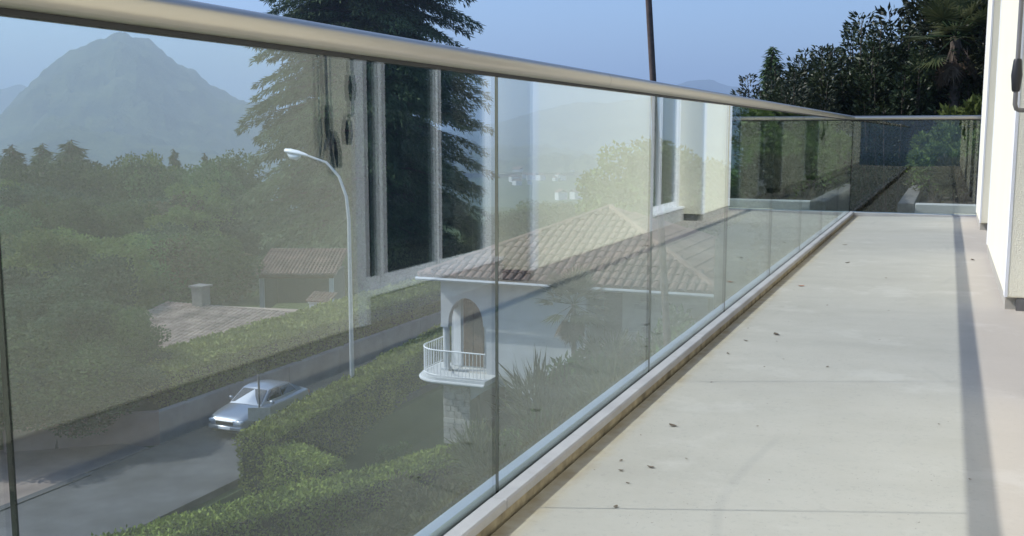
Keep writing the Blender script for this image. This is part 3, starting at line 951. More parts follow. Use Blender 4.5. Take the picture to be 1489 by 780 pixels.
# trees standing right behind the forecourt
for k, px, py, r, w in [(2, 50, 398, 46, 1.4), (2, 120, 425, 43, 1.3), (0, 172, 445, 42, 1.1), (2, 200, 492, 41.5, 1.3), (2, 20, 490, 39.5, 1.6), (0, 75, 505, 38.6, 1.7), (2, 140, 515, 38.8, 1.6), (0, -30, 480, 39, 1.6)]:
    wood_tree(k, px, py, r, w, 'tree standing beside the low tiled house and paved forecourt')
# wooded slope right of the cedar and round the villa
for k, px, py, r, w in [(2, 640, 330, 95, 1.2), (0, 700, 318, 120, 1.2), (2, 735, 300, 150, 1.3), (0, 790, 292, 170, 1.3), (1, 930, 205, 60, 1.0), (1, 958, 195, 58, .9), (0, 1000, 235, 70, 1.1), (2, 1050, 245, 75, 1.2),
                        (0, 850, 292, 190, 1.4), (2, 900, 285, 160, 1.3), (0, 1095, 240, 60, 1.0), (2, 590, 345, 90, 1.2), (2, 520, 350, 105, 1.2), (0, 470, 345, 112, 1.2), (2, 410, 345, 110, 1.1)]:
    wood_tree(k, px, py, r, w, 'tree behind the cedar and the villa roof')

# ------------------------------------------------------------------ tiled roofs
def tile_part(name, parent, O, E, S, le, ls, mat, clip=None, tw=0.29, tl=0.45, stuff=True):
    """barrel tiles over a sloping field: O corner of the eave, E along the eave, S up the slope (unit vectors)"""
    O, E, S = Vector(O), Vector(E).normalized(), Vector(S).normalized()
    Nn = E.cross(S)
    if Nn.z < 0: Nn = -Nn
    mb = MB()
    ci = int(le / tw)
    rj = int(ls / tl)
    for i in range(ci):
        for j in range(rj + 1):
            u, v = (i + 0.5) * tw, j * tl
            if clip and not clip(u, v + tl * 0.5): continue
            if v > ls - 0.05: continue
            jit = rnd.uniform(-0.012, 0.012)
            v1 = min(v + tl * 1.12, ls + 0.05)
            vs = []
            for vv, rr, lift in ((v + jit, tw * 0.40, 0.014 + rnd.uniform(0, .012)), (v1, tw * 0.33, 0.0)):
                for k in range(5):
                    a = math.pi * k / 4
                    vs.append(O + E * (u + jit + math.cos(a) * rr * 1.15) + S * vv + Nn * (math.sin(a) * rr + lift))
            fs = [(k, k + 1, 5 + k + 1, 5 + k) for k in range(4)] + [(0, 1, 2, 3, 4)]
            mb.add(vs, fs)
    o = mb.build(name, mat, parent, recalc=False)
    if stuff: o['kind'] = 'stuff'
    return o

def villa():
    OX, OY, OZ = -15.95, 31.5, -10.85
    V = empty('villa', (OX, OY, OZ), 0, 'white villa with arched corner loggia, curved balcony and tiled hip roof', 'house')
    zf = 2.62           # balcony floor above ground
    ze = 5.95           # eave
    wl = 9.3            # front width
    dp = 9.5
    # front wall right of the loggia, side and back walls
    MB().box(1.751, 5.45, 0, 0.3, zf, ze).build('front_wall', M['white_plaster'], V)
    MB().box(5.451, 6.549, 1.5, 1.8, 0, ze).build('recess_wall', M['base_grey'], V)
    MB().box(5.15, 5.449, 0.301, 1.8, 0, ze).build('recess_wall', M['white_plaster'], V)
    MB().box(6.55, wl, 0, 0.3, 0, ze).build('front_wall', M['mortar'], V)
    r4 = random.Random(9)
    for i in range(46):
        sx, sz = r4.uniform(6.56, wl - 0.5), r4.uniform(0.1, ze - 0.4)
        MB().box(sx, sx + r4.uniform(0.25, 0.48), -0.022 - 0.0005 * i, 0.05, sz, sz + r4.uniform(0.12, 0.22), bev=0.012).build('stone', M['stone'], V)
    MB().box(wl - 0.3, wl, 0.301, dp - 0.001, 0, ze).build('side_wall', M['white_plaster'], V)
    MB().box(0, 0.3, 1.051, dp - 0.001, 0, ze).build('side_wall', M['white_plaster'], V)
    MB().box(0.301, wl - 0.301, dp - 0.3, dp, 0, ze).build('back_wall', M['white_plaster'], V)
    MB().box(0.0, wl - 0.302, 0.302, dp - 0.301, zf - 0.25, zf).build('floor_slab', M['white_plaster'], V)
    MB().box(3.75, 5.449, 0.9, 1.2, 0, zf - 0.251).build('lower_wall', M['stone'], V)
    MB().box(1.0, 5.449, 0.0, 0.30, zf - 0.25, zf - 0.001).build('floor_beam', M['mortar'], V)
    # arched spandrels on the front and the left side of the loggia
    def arch(axis, a, b, zs, zc, name):
        n = 14
        pts = []
        for i in range(n + 1):
            w = math.pi * i / n
            pts.append(((a + b) / 2 - math.cos(w) * (b - a) / 2, zs + math.sin(w) * zc))
        poly2 = [(a - 0.28, zs), ] + pts + [(b + 0.12, zs), (b + 0.12, ze), (a - 0.28, ze)]
        if axis == 'x':
            return MB().prism([(p, 0.0, z) for p, z in poly2], (0, 0.28, 0)).build(name, M['white_plaster'], V)
        return MB().prism([(0.0, p, z) for p, z in poly2], (0.28, 0, 0)).build(name, M['white_plaster'], V)
    arch('x', 0.30, 1.63, 4.28, 0.95, 'arch_wall')
    MB().box(0.0, 0.28, 0.281, 0.85, 4.75, ze).build('arch_wall', M['white_plaster'], V)
    col = MB().tube([(0.15, 0.15, zf), (0.15, 0.15, 4.28)], 0.12, 14).build('column', M['white_plaster'], V, smooth=True)
    MB().box(0.0, 0.30, 0.0, 0.30, 4.16, 4.279, bev=0.01).build('capital', M['white_plaster'], col)
    MB().box(0.0, 0.30, 0.0, 0.30, zf + 0.001, zf + 0.10, bev=0.01).build('column_base', M['white_plaster'], col)
    # loggia back walls and the brown shutters
    MB().box(0.0, 1.75, 0.86, 1.05, zf, ze).build('loggia_wall', M['white_plaster'], V)
    MB().box(1.63, 1.749, 0.301, 0.859, zf, ze).build('loggia_wall', M['white_plaster'], V)
    for k in range(2):
        d = MB().box(0.50 + k * 0.40, 0.88 + k * 0.40, 0.80, 0.859, zf + 0.05, zf + 2.45, bev=0.005).build('shutter', M['wood'], V)
        for q in range(4):
            MB().box(0.53 + k * 0.40 + q * 0.085, 0.585 + k * 0.40 + q * 0.085, 0.785, 0.7995, zf + 0.12, zf + 2.38).build('shutter_slat', M['wood'], d)
    MB().box(0.12, 0.40, 0.79, 0.858, zf + 0.02, zf + 2.45, bev=0.005).build('door_leaf', M['white_frame'], V)
    # balcony slab with rounded end
    def outline(off):
        r = 1.05 + off
        pts = [(2.15, -r + 0.0)]
        for i in range(13):
            a = -math.pi / 2 - math.pi / 2 * i / 12
            pts.append((0.45 + math.cos(a) * r, 0.0 + math.sin(a) * r))
        pts.append((0.45 - r, 1.2))
        return pts
    ol = outline(0)
    poly = [(x, y, zf - 0.16) for x, y in ol] + [(0.0, 1.2, zf - 0.16), (0.0, 0.0, zf - 0.16), (2.15, -0.001, zf - 0.16)]
    b = MB().prism(poly, (0, 0, 0.17)).build('balcony', M['white_plaster'], V)
    lip = outline(0.05)
    MB().tube([(x, y, zf - 0.13) for x, y in lip], 0.06, 8).build('balcony_edge', M['white_plaster'], b, smooth=True)
    rl = outline(-0.07)
    MB().tube([(x, y, zf + 0.93) for x, y in rl], 0.025, 8).build('top_rail', M['white_frame'], b, smooth=True)
    MB().tube([(x, y, zf + 0.08) for x, y in rl], 0.014, 6).build('bottom_rail', M['white_frame'], b, smooth=True)
    # balusters spaced along the outline
    seg = [Vector((x, y, 0)) for x, y in rl]
    acc, step = 0.0, 0.135
    bal_me = None
    nextd = 0.05
    for p, q in zip(seg, seg[1:]):
        l = (q - p).length
        while nextd < acc + l:
            c = p.lerp(q, (nextd - acc) / l)
            if bal_me is None:
                o = MB().tube([(0, 0, 0.08), (0, 0, 0.93)], 0.012, 6).build('baluster', M['white_frame'], b)
                bal_me = o.data
            else:
                o = link_mesh('baluster', bal_me, b)
            o.location = (c.x, c.y, zf)
            nextd += step
        acc += l
    # lower storey: coursed stone pillar, arch beam and shaded carport
    pil = MB().box(0.10, 1.12, 0.02, 0.80, 0, zf - 0.252).build('stone_pillar', M['mortar'], V)
    z = 0.02
    r = random.Random(3)
    while z < zf - 0.40:
        hgt = r.uniform(0.14, 0.24)
        x = 0.09
        while x < 1.10:
            w = min(r.uniform(0.22, 0.48), 1.13 - x)
            if 1.13 - (x + w) < 0.12: w = 1.13 - x
            MB().box(x, x + w - 0.018, -r.uniform(0.005, 0.03), 0.05, z, min(z + hgt - 0.018, zf - 0.26), bev=0.012).build('stone', M['stone'], pil)
            x += w
        z += hgt
    n = 14
    pts = [(1.13 + 2.61 * i / n, 1.65 + 0.62 * math.sin(math.pi * i / n)) for i in range(n + 1)]
    MB().prism([(x, 0.02, zz) for x, zz in pts] + [(3.74, 0.02, zf - 0.251), (1.13, 0.02, zf - 0.251)], (0, 0.25, 0)).build('arch_beam', M['white_plaster'], V)
    MB().box(0.301, wl - 0.301, 5.0, 5.2, 0, zf - 0.251).build('carport_wall', M['base_grey'], V)
    # hip roof with barrel tiles and fascia
    ov = 0.55
    x0, x1, y0, y1 = -ov, wl + ov, -ov, dp + ov
    xm = (x0 + x1) / 2
    hw = (x1 - x0) / 2
    rise = hw * 0.405
    A, B, C, D = (x0, y0, ze), (x1, y0, ze), (x1, y1, ze), (x0, y1, ze)
    P1, P2 = (xm, y0 + hw, ze + rise), (xm, y1 - hw, ze + rise)
    rf = MB().add([A, B, C, D, P1, P2], [(0, 1, 4), (1, 2, 5, 4), (2, 3, 5), (3, 0, 4, 5), (0, 3, 2, 1)]).build('roof', M['tile'], V)
    sl = math.hypot(hw, rise)
    tile_part('roof_tiles', rf, (x0, y0, ze + 0.02), (1, 0, 0), (0, hw, rise), x1 - x0, sl, M['tile'], lambda u, v: v / sl <= 1 - abs(u - hw) / hw + 0.02)
    tile_part('roof_tiles', rf, (x0, y0, ze + 0.02), (0, 1, 0), (hw, 0, rise), y1 - y0, sl, M['tile'], lambda u, v: v / sl <= min(u, (y1 - y0) - u) / hw + 0.02)
    tile_part('roof_tiles', rf, (x1, y0, ze + 0.02), (0, 1, 0), (-hw, 0, rise), y1 - y0, sl, M['tile'], lambda u, v: v / sl <= min(u, (y1 - y0) - u) / hw + 0.02)
    for a, b2 in ((A, P1), (B, P1), (P1, P2)):
        a, b2 = Vector(a), Vector(b2)
        MB().tube([a + Vector((0, 0, .1)), b2 + Vector((0, 0, .1))], 0.11, 8).build('ridge_tile', M['tile'], rf, smooth=True)
    MB().tube([(x0 - 0.06, y0 - 0.07, ze - 0.03), (x1 + 0.06, y0 - 0.07, ze - 0.03)], 0.06, 8).build('rain_gutter', M['lamp_grey'], rf, smooth=True)
    MB().tube([(5.36, -0.06, 0.0), (5.36, -0.06, ze - 0.25), (5.36, -0.40, ze - 0.05)], 0.045, 8).build('downpipe', M['lamp_grey'], V, smooth=True)
    MB().box(4.3, 4.5, -0.16, -0.001, ze - 0.42, ze - 0.12, bev=0.01).build('gutter_box', M['base_grey'], V)
villa()

def low_house():
    # right roof edge runs parallel to the road, tiles fall towards the forecourt
    x1, x0, yt, yb, zt, zb = -29.5, -39.5, 44.5, 31.5, -9.35, -11.75
    L = empty('low_house', (x1, yb, -13.0), 0, 'low house with weathered tiled roof behind the roadside hedge', 'house')
    O = Vector((x0 - x1, 0, zb + 13.0))
    S = Vector((0, yt - yb, zt - zb))
    w = x1 - x0
    MB().add([(x0 - x1, 0, zb + 12.97), (0, 0, zb + 12.97), (0, yt - yb, zt + 12.97), (x0 - x1, yt - yb, zt + 12.97), (x0 - x1, 2 * (yt - yb), zb + 12.97), (0, 2 * (yt - yb), zb + 12.97)],
             [(0, 1, 2, 3), (3, 2, 5, 4)]).build('roof', M['tile_old'], L)
    tile_part('roof_tiles', L, O, (1, 0, 0), S, w, S.length, M['tile_old'], tw=0.30, tl=0.45)
    MB().box(x0 - x1 + 0.4, -0.4, 0.5, 0.8, -0.3, zb + 12.9).build('wall', M['white_plaster'], L)
    MB().prism([(-0.4, 0.81, -0.3), (-0.4, 2 * (yt - yb) - 0.8, -0.3), (-0.4, 2 * (yt - yb) - 0.8, zb + 13.0), (-0.4, yt - yb, zt + 12.75), (-0.4, 0.81, zb + 13.0)], (-0.3, 0, 0)).build('wall', M['white_plaster'], L)
    ch = MB().box(-7.9, -7.2, yt - yb - 0.4, yt - yb + 0.3, 3.0, 4.7, bev=0.02).build('chimney', M['base_grey'], L)
    MB().box(-8.0, -7.1, yt - yb - 0.5, yt - yb + 0.4, 4.701, 4.8).build('chimney_cap', M['base_grey'], ch)
low_house()

def garage():
    a = on_z(378, 452, -12.4)
    G = empty('garage', (a.x, a.y, -12.6), 0.39, 'open garage with white posts and tiled roof below the cedar', 'garage')
    w = 5.2
    for x in (0.0, w - 0.3):
        MB().box(x, x + 0.3, 0, 0.3, 0, 2.5, bev=0.01).build('post', M['white_plaster'], G)
    MB().box(0, w, 0.0, 0.3, 2.501, 2.75).build('beam', M['wood'], G)
    MB().box(0, w, 4.5, 4.7, 0, 2.75).build('back_wall', M['base_grey'], G)
    for x in (0.0, w - 0.2): MB().box(x, x + 0.2, 0.301, 4.499, 0, 2.75).build('side_wall', M['base_grey'], G)
    MB().add([(-0.3, -0.4, 2.78), (w + 0.3, -0.4, 2.78), (w + 0.3, 5, 4.0), (-0.3, 5, 4.0)], [(0, 1, 2, 3)]).build('roof', M['tile'], G, recalc=False)
    tile_part('roof_tiles', G, (-0.3, -0.4, 2.8), (1, 0, 0), (0, 5.4, 1.22), w + 0.6, 5.5, M['tile'], tw=0.26, tl=0.42)
    b = on_z(450, 463, -10.3)
    S = empty('gate_pillar', (b.x, b.y, -11.2), 0.0, 'white gate shrine with small tiled cap above the hedge', 'pillar')
    for x in (0.0, 1.05): MB().box(x, x + 0.35, 0, 0.6, 0, 1.75, bev=0.01).build('pier', M['white_plaster'], S)
    MB().box(0.351, 1.049, 0.3, 0.6, 0, 1.75).build('back', M['base_grey'], S)
    MB().box(-0.05, 1.45, -0.05, 0.65, 1.751, 1.85).build('slab', M['white_plaster'], S)
    tile_part('cap_tiles', S, (-0.15, -0.2, 1.86), (1, 0, 0), (0, 1.0, 0.45), 1.75, 1.0, M['tile'], tw=0.2, tl=0.34)
garage()

# ------------------------------------------------------------------ lamp, pole, sign
def street_lamp():
    L = empty('street_lamp', (-21.05, 33.9, -10.92), 0, 'tall grey street lamp with curved arm beside the hedge', 'street lamp')
    pts = [(0, 0, 0), (0, 0, 4.0), (0, 0, 7.6), (-0.10, 0, 8.5), (-0.40, 0, 9.25), (-0.95, 0, 9.78), (-1.85, 0, 10.05)]
    MB().tube(pts, [0.095, 0.085, 0.07, 0.062, 0.055, 0.05, 0.045], 12).build('pole', M['lamp_grey'], L, smooth=True)
    hd = MB()
    st = [(-1.80, 0.05, 0.05, 10.04), (-1.98, 0.10, 0.08, 10.08), (-2.25, 0.16, 0.11, 10.13), (-2.6, 0.17, 0.12, 10.19), (-2.80, 0.13, 0.09, 10.22), (-2.86, 0.04, 0.04, 10.22)]
    vs, fs, n = [], [], 14
    for x, hw, hh, z in st:
        for k in range(n):
            a = 2 * math.pi * k / n
            vs.append((x, math.cos(a) * hw, z + math.sin(a) * hh * (1.0 if math.sin(a) > 0 else 0.7)))
    for i in range(len(st) - 1):
        for k in range(n): fs.append((i * n + k, i * n + (k + 1) % n, (i + 1) * n + (k + 1) % n, (i + 1) * n + k))
    fs += [tuple(range(n)), tuple((len(st) - 1) * n + k for k in range(n))]
    hd.add(vs, fs)
    h = hd.build('lamp_head', M['white_frame'], L, smooth=50)
    MB().tube([(-2.15, 0, 10.03), (-2.3, 0, 9.98), (-2.55, 0, 10.01), (-2.7, 0, 10.12)], [0.06, 0.13, 0.13, 0.06], 12).build('lamp_bowl', M['headlight'], h, smooth=True)
street_lamp()

def pole():
    P = empty('utility_pole', (-6.0, 25.0, ground_z(-6, 25)), 0, 'dark leaning wooden pole rising behind the handrail', 'pole')
    z = -P.location.z
    a, b = Vector((-6.91 + 6.0, 0, z + 3.21)), Vector((-6.76 + 6.0, 0, z + 1.23))
    d = (a - b) / (a.z - b.z)
    MB().tube([a - d * a.z, b, a, a + d * 3.0], [0.10, 0.08, 0.078, 0.072], 12).build('shaft', M['wood_dark'], P, smooth=True)
    MB().tube([a + d * 3.0, a + d * 3.06], [0.085, 0.06], 12).build('cap', M['lamp_grey'], P)
pole()

def sign():
    S = empty('road_sign', (-21.0, 27.9, -10.92), 0.42, 'grey panel of a road sign on a thin post before the car', 'sign')
    MB().tube([(0, 0.05, 0), (0, 0.05, 2.85)], 0.035, 10).build('post', M['base_grey'], S, smooth=True)
    MB().box(-0.38, 0.38, -0.012, 0.012, 1.25, 1.72, bev=0.004).build('panel', M['sign_grey'], S)
    MB().box(-0.30, 0.30, 0.0125, 0.03, 1.45, 1.50).build('bracket', M['base_grey'], S)
sign()

# ------------------------------------------------------------------ car
def car():
    C = empty('parked_car', (-23.6, 31.5, -11.0), 0, 'silver saloon car parked on the road facing downhill', 'car')
    # body: half sections from front (y=-2.2) to rear, mirrored
    st = [  # y, half width, sill z, shoulder z, top z
        (-2.20, 0.50, 0.36, 0.52, 0.60), (-2.12, 0.70, 0.26, 0.60, 0.70), (-1.95, 0.80, 0.22, 0.66, 0.77), (-1.60, 0.845, 0.20, 0.72, 0.845), (-1.10, 0.86, 0.20, 0.78, 0.92),
        (-0.70, 0.865, 0.20, 0.82, 0.97), (0.0, 0.87, 0.20, 0.85, 0.98), (0.8, 0.87, 0.20, 0.87, 0.99), (1.4, 0.86, 0.20, 0.89, 1.01), (1.85, 0.82, 0.24, 0.88, 1.00), (2.12, 0.72, 0.30, 0.80, 0.94), (2.20, 0.55, 0.38, 0.66, 0.80)]
    vs, fs = [], []
    m = None
    for y, w, zs, sh, tp in st:
        half = [(0.0, zs), (w * 0.86, zs), (w * 0.98, zs + 0.08), (w, (zs + sh) / 2), (w * 0.985, sh), (w * 0.90, sh + (tp - sh) * 0.65), (w * 0.6, tp - 0.012), (0.0, tp)]
        full = half + [(-x, z) for x, z in half[-2:0:-1]]
        m = len(full)
        vs += [(x, y, z) for x, z in full]
    for i in range(len(st) - 1):
        for k in range(m): fs.append((i * m + k, i * m + (k + 1) % m, (i + 1) * m + (k + 1) % m, (i + 1) * m + k))
    fs += [tuple(range(m)), tuple((len(st) - 1) * m + k for k in range(m))]
    body = MB().add(vs, fs).build('body', M['paint'], C, smooth=50)
    # cabin
    cab = [(-0.98, 0.74, 0.90, 0.70, 0.93), (-0.28, 0.76, 0.93, 0.585, 1.375), (0.10, 0.77, 0.93, 0.60, 1.42), (0.62, 0.77, 0.94, 0.59, 1.415), (1.02, 0.76, 0.95, 0.575, 1.36), (1.72, 0.70, 0.97, 0.66, 1.00)]
    vs, fs = [], []
    for y, wb, zb, wt, zt in cab:
        vs += [(-wb, y, zb), (-wt, y, zt - 0.02), (-wt * 0.8, y, zt), (0, y, zt + 0.015), (wt * 0.8, y, zt), (wt, y, zt - 0.02), (wb, y, zb)]
    for i in range(len(cab) - 1):
        for k in range(6): fs.append((i * 7 + k, i * 7 + k + 1, (i + 1) * 7 + k + 1, (i + 1) * 7 + k))
    MB().add(vs, fs).build('cabin', M['paint'], C, smooth=25)
    def pane(name, pts, nrm):
        nrm = Vector(nrm).normalized() * 0.012
        MB().prism([Vector(p) + nrm * 0.2 for p in pts], nrm).build(name, M['car_glass'], C)
    pane('windscreen', [(-0.66, -0.90, 0.965), (0.66, -0.90, 0.965), (0.53, -0.34, 1.335), (-0.53, -0.34, 1.335)], (0, -0.55, 0.83))
    pane('rear_window', [(-0.60, 1.60, 1.045), (0.60, 1.60, 1.045), (0.50, 1.10, 1.315), (-0.50, 1.10, 1.315)], (0, 0.5, 0.87))
    for s in (-1, 1):
        nx = (s, 0, 0.42)
        pane('side_window', [(s * 0.725, -0.62, 1.03), (s * 0.735, 0.26, 1.03), (s * 0.625, 0.26, 1.355), (s * 0.605, -0.16, 1.345)], nx)
        pane('side_window', [(s * 0.735, 0.32, 1.03), (s * 0.725, 1.22, 1.05), (s * 0.612, 0.92, 1.33), (s * 0.625, 0.32, 1.355)], nx)
        mi = MB().box(s * 0.93 - 0.09, s * 0.93 + 0.09, -0.66, -0.54, 0.95, 1.07, bev=0.03).build('wing_mirror', M['paint'], C, smooth=True)
        MB().tube([(s * 0.80, -0.6, 0.96), (s * 0.90, -0.6, 0.99)], 0.02, 6).build('mirror_arm', M['black'], mi)
        # lights
        MB().box(s * 0.60 - 0.13, s * 0.60 + 0.13, -2.185, -2.02, 0.545, 0.665, bev=0.03).build('headlight', M['headlight'], C, smooth=True)
        MB().box(s * 0.60 - 0.12, s * 0.60 + 0.12, 2.03, 2.19, 0.70, 0.84, bev=0.03).build('rear_light', M['dead_leaf_red'], C, smooth=True)
        for y in (-1.38, 1.35):
            wh = empty('wheel'); wh.parent = C; wh.location = (s * 0.775, y, 0.31)
            MB().tube([(-0.09, 0, 0), (-0.075, 0, 0), (0.075, 0, 0), (0.09, 0, 0)], [0.27, 0.31, 0.31, 0.27], 24).build('tyre', M['tyre'], wh, smooth=30)
            MB().tube([(-0.096, 0, 0), (0.096, 0, 0)], 0.20, 20).build('rim', M['lamp_grey'], wh, smooth=30)
    MB().box(-0.38, 0.38, -2.222, -2.10, 0.50, 0.62, bev=0.015).build('grille', M['black'], C)
    MB().box(-0.40, 0.40, -2.226, -2.10, 0.622, 0.645, bev=0.004).build('grille_trim', M['chrome'], C)
    MB().box(-0.72, 0.72, -2.235, -2.02, 0.335, 0.47, bev=0.035).build('bumper', M['paint'], C, smooth=True)
    MB().box(-0.60, 0.60, -2.19, -2.02, 0.235, 0.325, bev=0.02).build('air_intake', M['black'], C)
    MB().box(-0.26, 0.26, -2.242, -2.236, 0.36, 0.45).build('number_plate', M['white_frame'], C)
    C.scale = (1.0, 1.0, 1.07)
car()

# ------------------------------------------------------------------ palms and shrubs
def fan_palm(h, crown_r, n_fr, seed, label, group=None, dry=True):
    r = random.Random(seed)
    o = empty('fan_palm', (0, 0, 0), 0, label, 'palm', group)
    pts = [(0, 0, -0.2), (0.04, 0.02, h * 0.5), (0.0, 0.05, h)]
    MB().tube(pts, [0.12, 0.085, 0.08], 10).build('trunk', M['bark'], o, smooth=True)
    def fronds(n, lo, hi, mat, name, rad):
        P, D, N, L = [], [], [], []
        st = MB()
        for i in range(n):
            az = r.uniform(0, 2 * math.pi); el = r.uniform(lo, hi)
            d = Vector((math.cos(az) * math.cos(el), math.sin(az) * math.cos(el), math.sin(el)))
            pet = rad * r.uniform(0.45, 0.65)
            base = Vector((0, 0.05, h)) + d * 0.05
            hub = base + d * pet - Vector((0, 0, 0.12 * pet))
            st.tube([base, hub], [0.012, 0.008], 5, cap=False)
            side = d.cross(Vector((0, 0, 1))).normalized()
            nrm = side.cross(d)
            for k in range(26):
                a = math.radians(-115 + 230 * k / 25)
                q = (d * math.cos(a) + side * math.sin(a)).normalized()
                P.append(hub); D.append((q - Vector((0, 0, 0.18 + 0.1 * r.random()))).normalized()); N.append(nrm + 0.3 * Vector((r.uniform(-1, 1), r.uniform(-1, 1), r.uniform(-1, 1))))
                L.append(rad * r.uniform(0.42, 0.55) * (0.7 + 0.3 * math.cos(a)))
        me = leaf_mesh(name, np.array(P), np.array(D), np.array(N), np.array(L), np.array(L) * 0.085, mat)
        f = link_mesh(name, me, o)
        st.build('leaf_stalk', M['bark'] if mat == M['palm_dry'] else M['palm'], f)
    fronds(n_fr, -0.5, 1.35, M['palm'], 'fronds', crown_r)
    if dry: fronds(int(n_fr * 0.7), -1.45, -0.9, M['palm_dry'], 'dry_fronds', crown_r * 0.8)
    return o
p = fan_palm(5.9, 1.3, 30, 4, 'fan palm with dry skirt standing before the villa wall')
p.location = (-10.3, 29.3, -11.1)
p2 = fan_palm(2.6, 1.3, 24, 6, 'small fan palm growing by the far end of the road hedge', dry=False)
q = on_z(650, 420, -9.2); p2.location = (-20.2, 43, -11.1)
p4 = fan_palm(3.9, 1.6, 30, 8, 'low fan palm with wide green fronds beside the villa recess', dry=False)
p4.location = (-8.9, 28.6, -11.1)
p3 = fan_palm(3.5, 0.9, 34, 9, 'fan palm with hanging dry leaves among the laurels')
p3.location = (0.02, 18.3, -1.97)

def shrub(name, h, w, n, leaf, mat, seed, label, cat='shrub', group=None, narrow=0.5, up=0.3, stems=7):
    """bush of several stems, each with leaf sprays"""
    global rng
    rng = np.random.default_rng(seed)
    o = empty(name, (0, 0, 0), 0, label, cat, group)
    mb = MB()
    tips = []
    for i in range(stems):
        a = 2 * math.pi * (i + rng.random() * 0.7) / stems
        r = w / 2 * (0.25 + 0.55 * rng.random())
        t = (math.cos(a) * r, math.sin(a) * r, h * (0.55 + 0.4 * rng.random()))
        tips.append(t)
        mb.tube([(0, 0, -0.05), (t[0] * 0.4, t[1] * 0.4, t[2] * 0.5), t], [0.02 + h * 0.008, 0.012 + h * 0.004, 0.006], 6, cap=False)
    mb.build('stems', M['bark'], o)
    P, D, N, tone = [], [], [], []
    k = n // stems
    for t in tips:
        t = np.array(t)
        s = rng.random(k)
        ax = t * np.array([0.4, 0.4, 0.5])
        c = ax * (1 - s[:, None]) * 0.7 + t * (0.3 + 0.75 * s[:, None])
        d = rand_dirs(k)
        q = c + d * (w * 0.20 * (0.35 + rng.random(k)) * (1.15 - 0.75 * s))[:, None]
        q[:, 2] = np.maximum(q[:, 2], 0.02)
        P.append(q); D.append(unit(d * 0.7 + rand_dirs(k) * 0.7 + np.array([0, 0, up]))); N.append(unit(d + rand_dirs(k)))
        tone.append(np.clip(0.2 + 0.5 * rng.random() + 0.2 * rng.normal(size=k), 0, 1))
    P = np.concatenate(P); D = np.concatenate(D); N = np.concatenate(N); tone = np.concatenate(tone)
    link_mesh('foliage', leaf_mesh('foliage', P, D, N, leaf * (0.6 + 0.8 * rng.random(len(P))), leaf * narrow, mat, tone), o)
    return o

# shrubs in our own garden below the terrace, seen over the kerb
SG = 'shrubs on the slope below the terrace'
s1 = shrub('shrub', 2.4, 2.8, 5200, 0.16, M['leaf_olive'], 51, 'olive green loose shrub growing before the near hedge', group=SG, narrow=0.4)
s2 = shrub('shrub', 2.0, 2.6, 5200, 0.14, M['leaf_mid'], 52, 'mid green leafy shrub growing below the villa wall', group=SG)
s3 = shrub('spiky_shrub', 2.0, 2.6, 3000, 0.55, M['palm'], 53, 'spiky narrow leaved shrub growing below the villa wall', group=SG, narrow=0.07, up=0.9)
for pr, lst in ((s1, [(-13.2, 25.6, 1.15), (-12.3, 26.9, 1.2), (-13.9, 22.6, 1.0), (-12.6, 23.6, 1.25)]),
                (s2, [(-11.4, 28.4, 1.35), (-10.2, 27.2, 1.5), (-17.4, 30.9, .7), (-9.6, 30.0, 1.9), (-8.2, 29.2, 2.1), (-7.2, 29.8, 2.1), (-12.6, 29.6, 1.0)]),
                (s3, [(-10.9, 26.4, 1.3), (-9.4, 27.4, 1.8), (-11.8, 24.2, 1.1), (-8.0, 27.6, 1.9)])):
    us = [False]
    for x, y, s in lst:
        place(pr, us, x, y, ground_z(x, y) - 0.05, s)

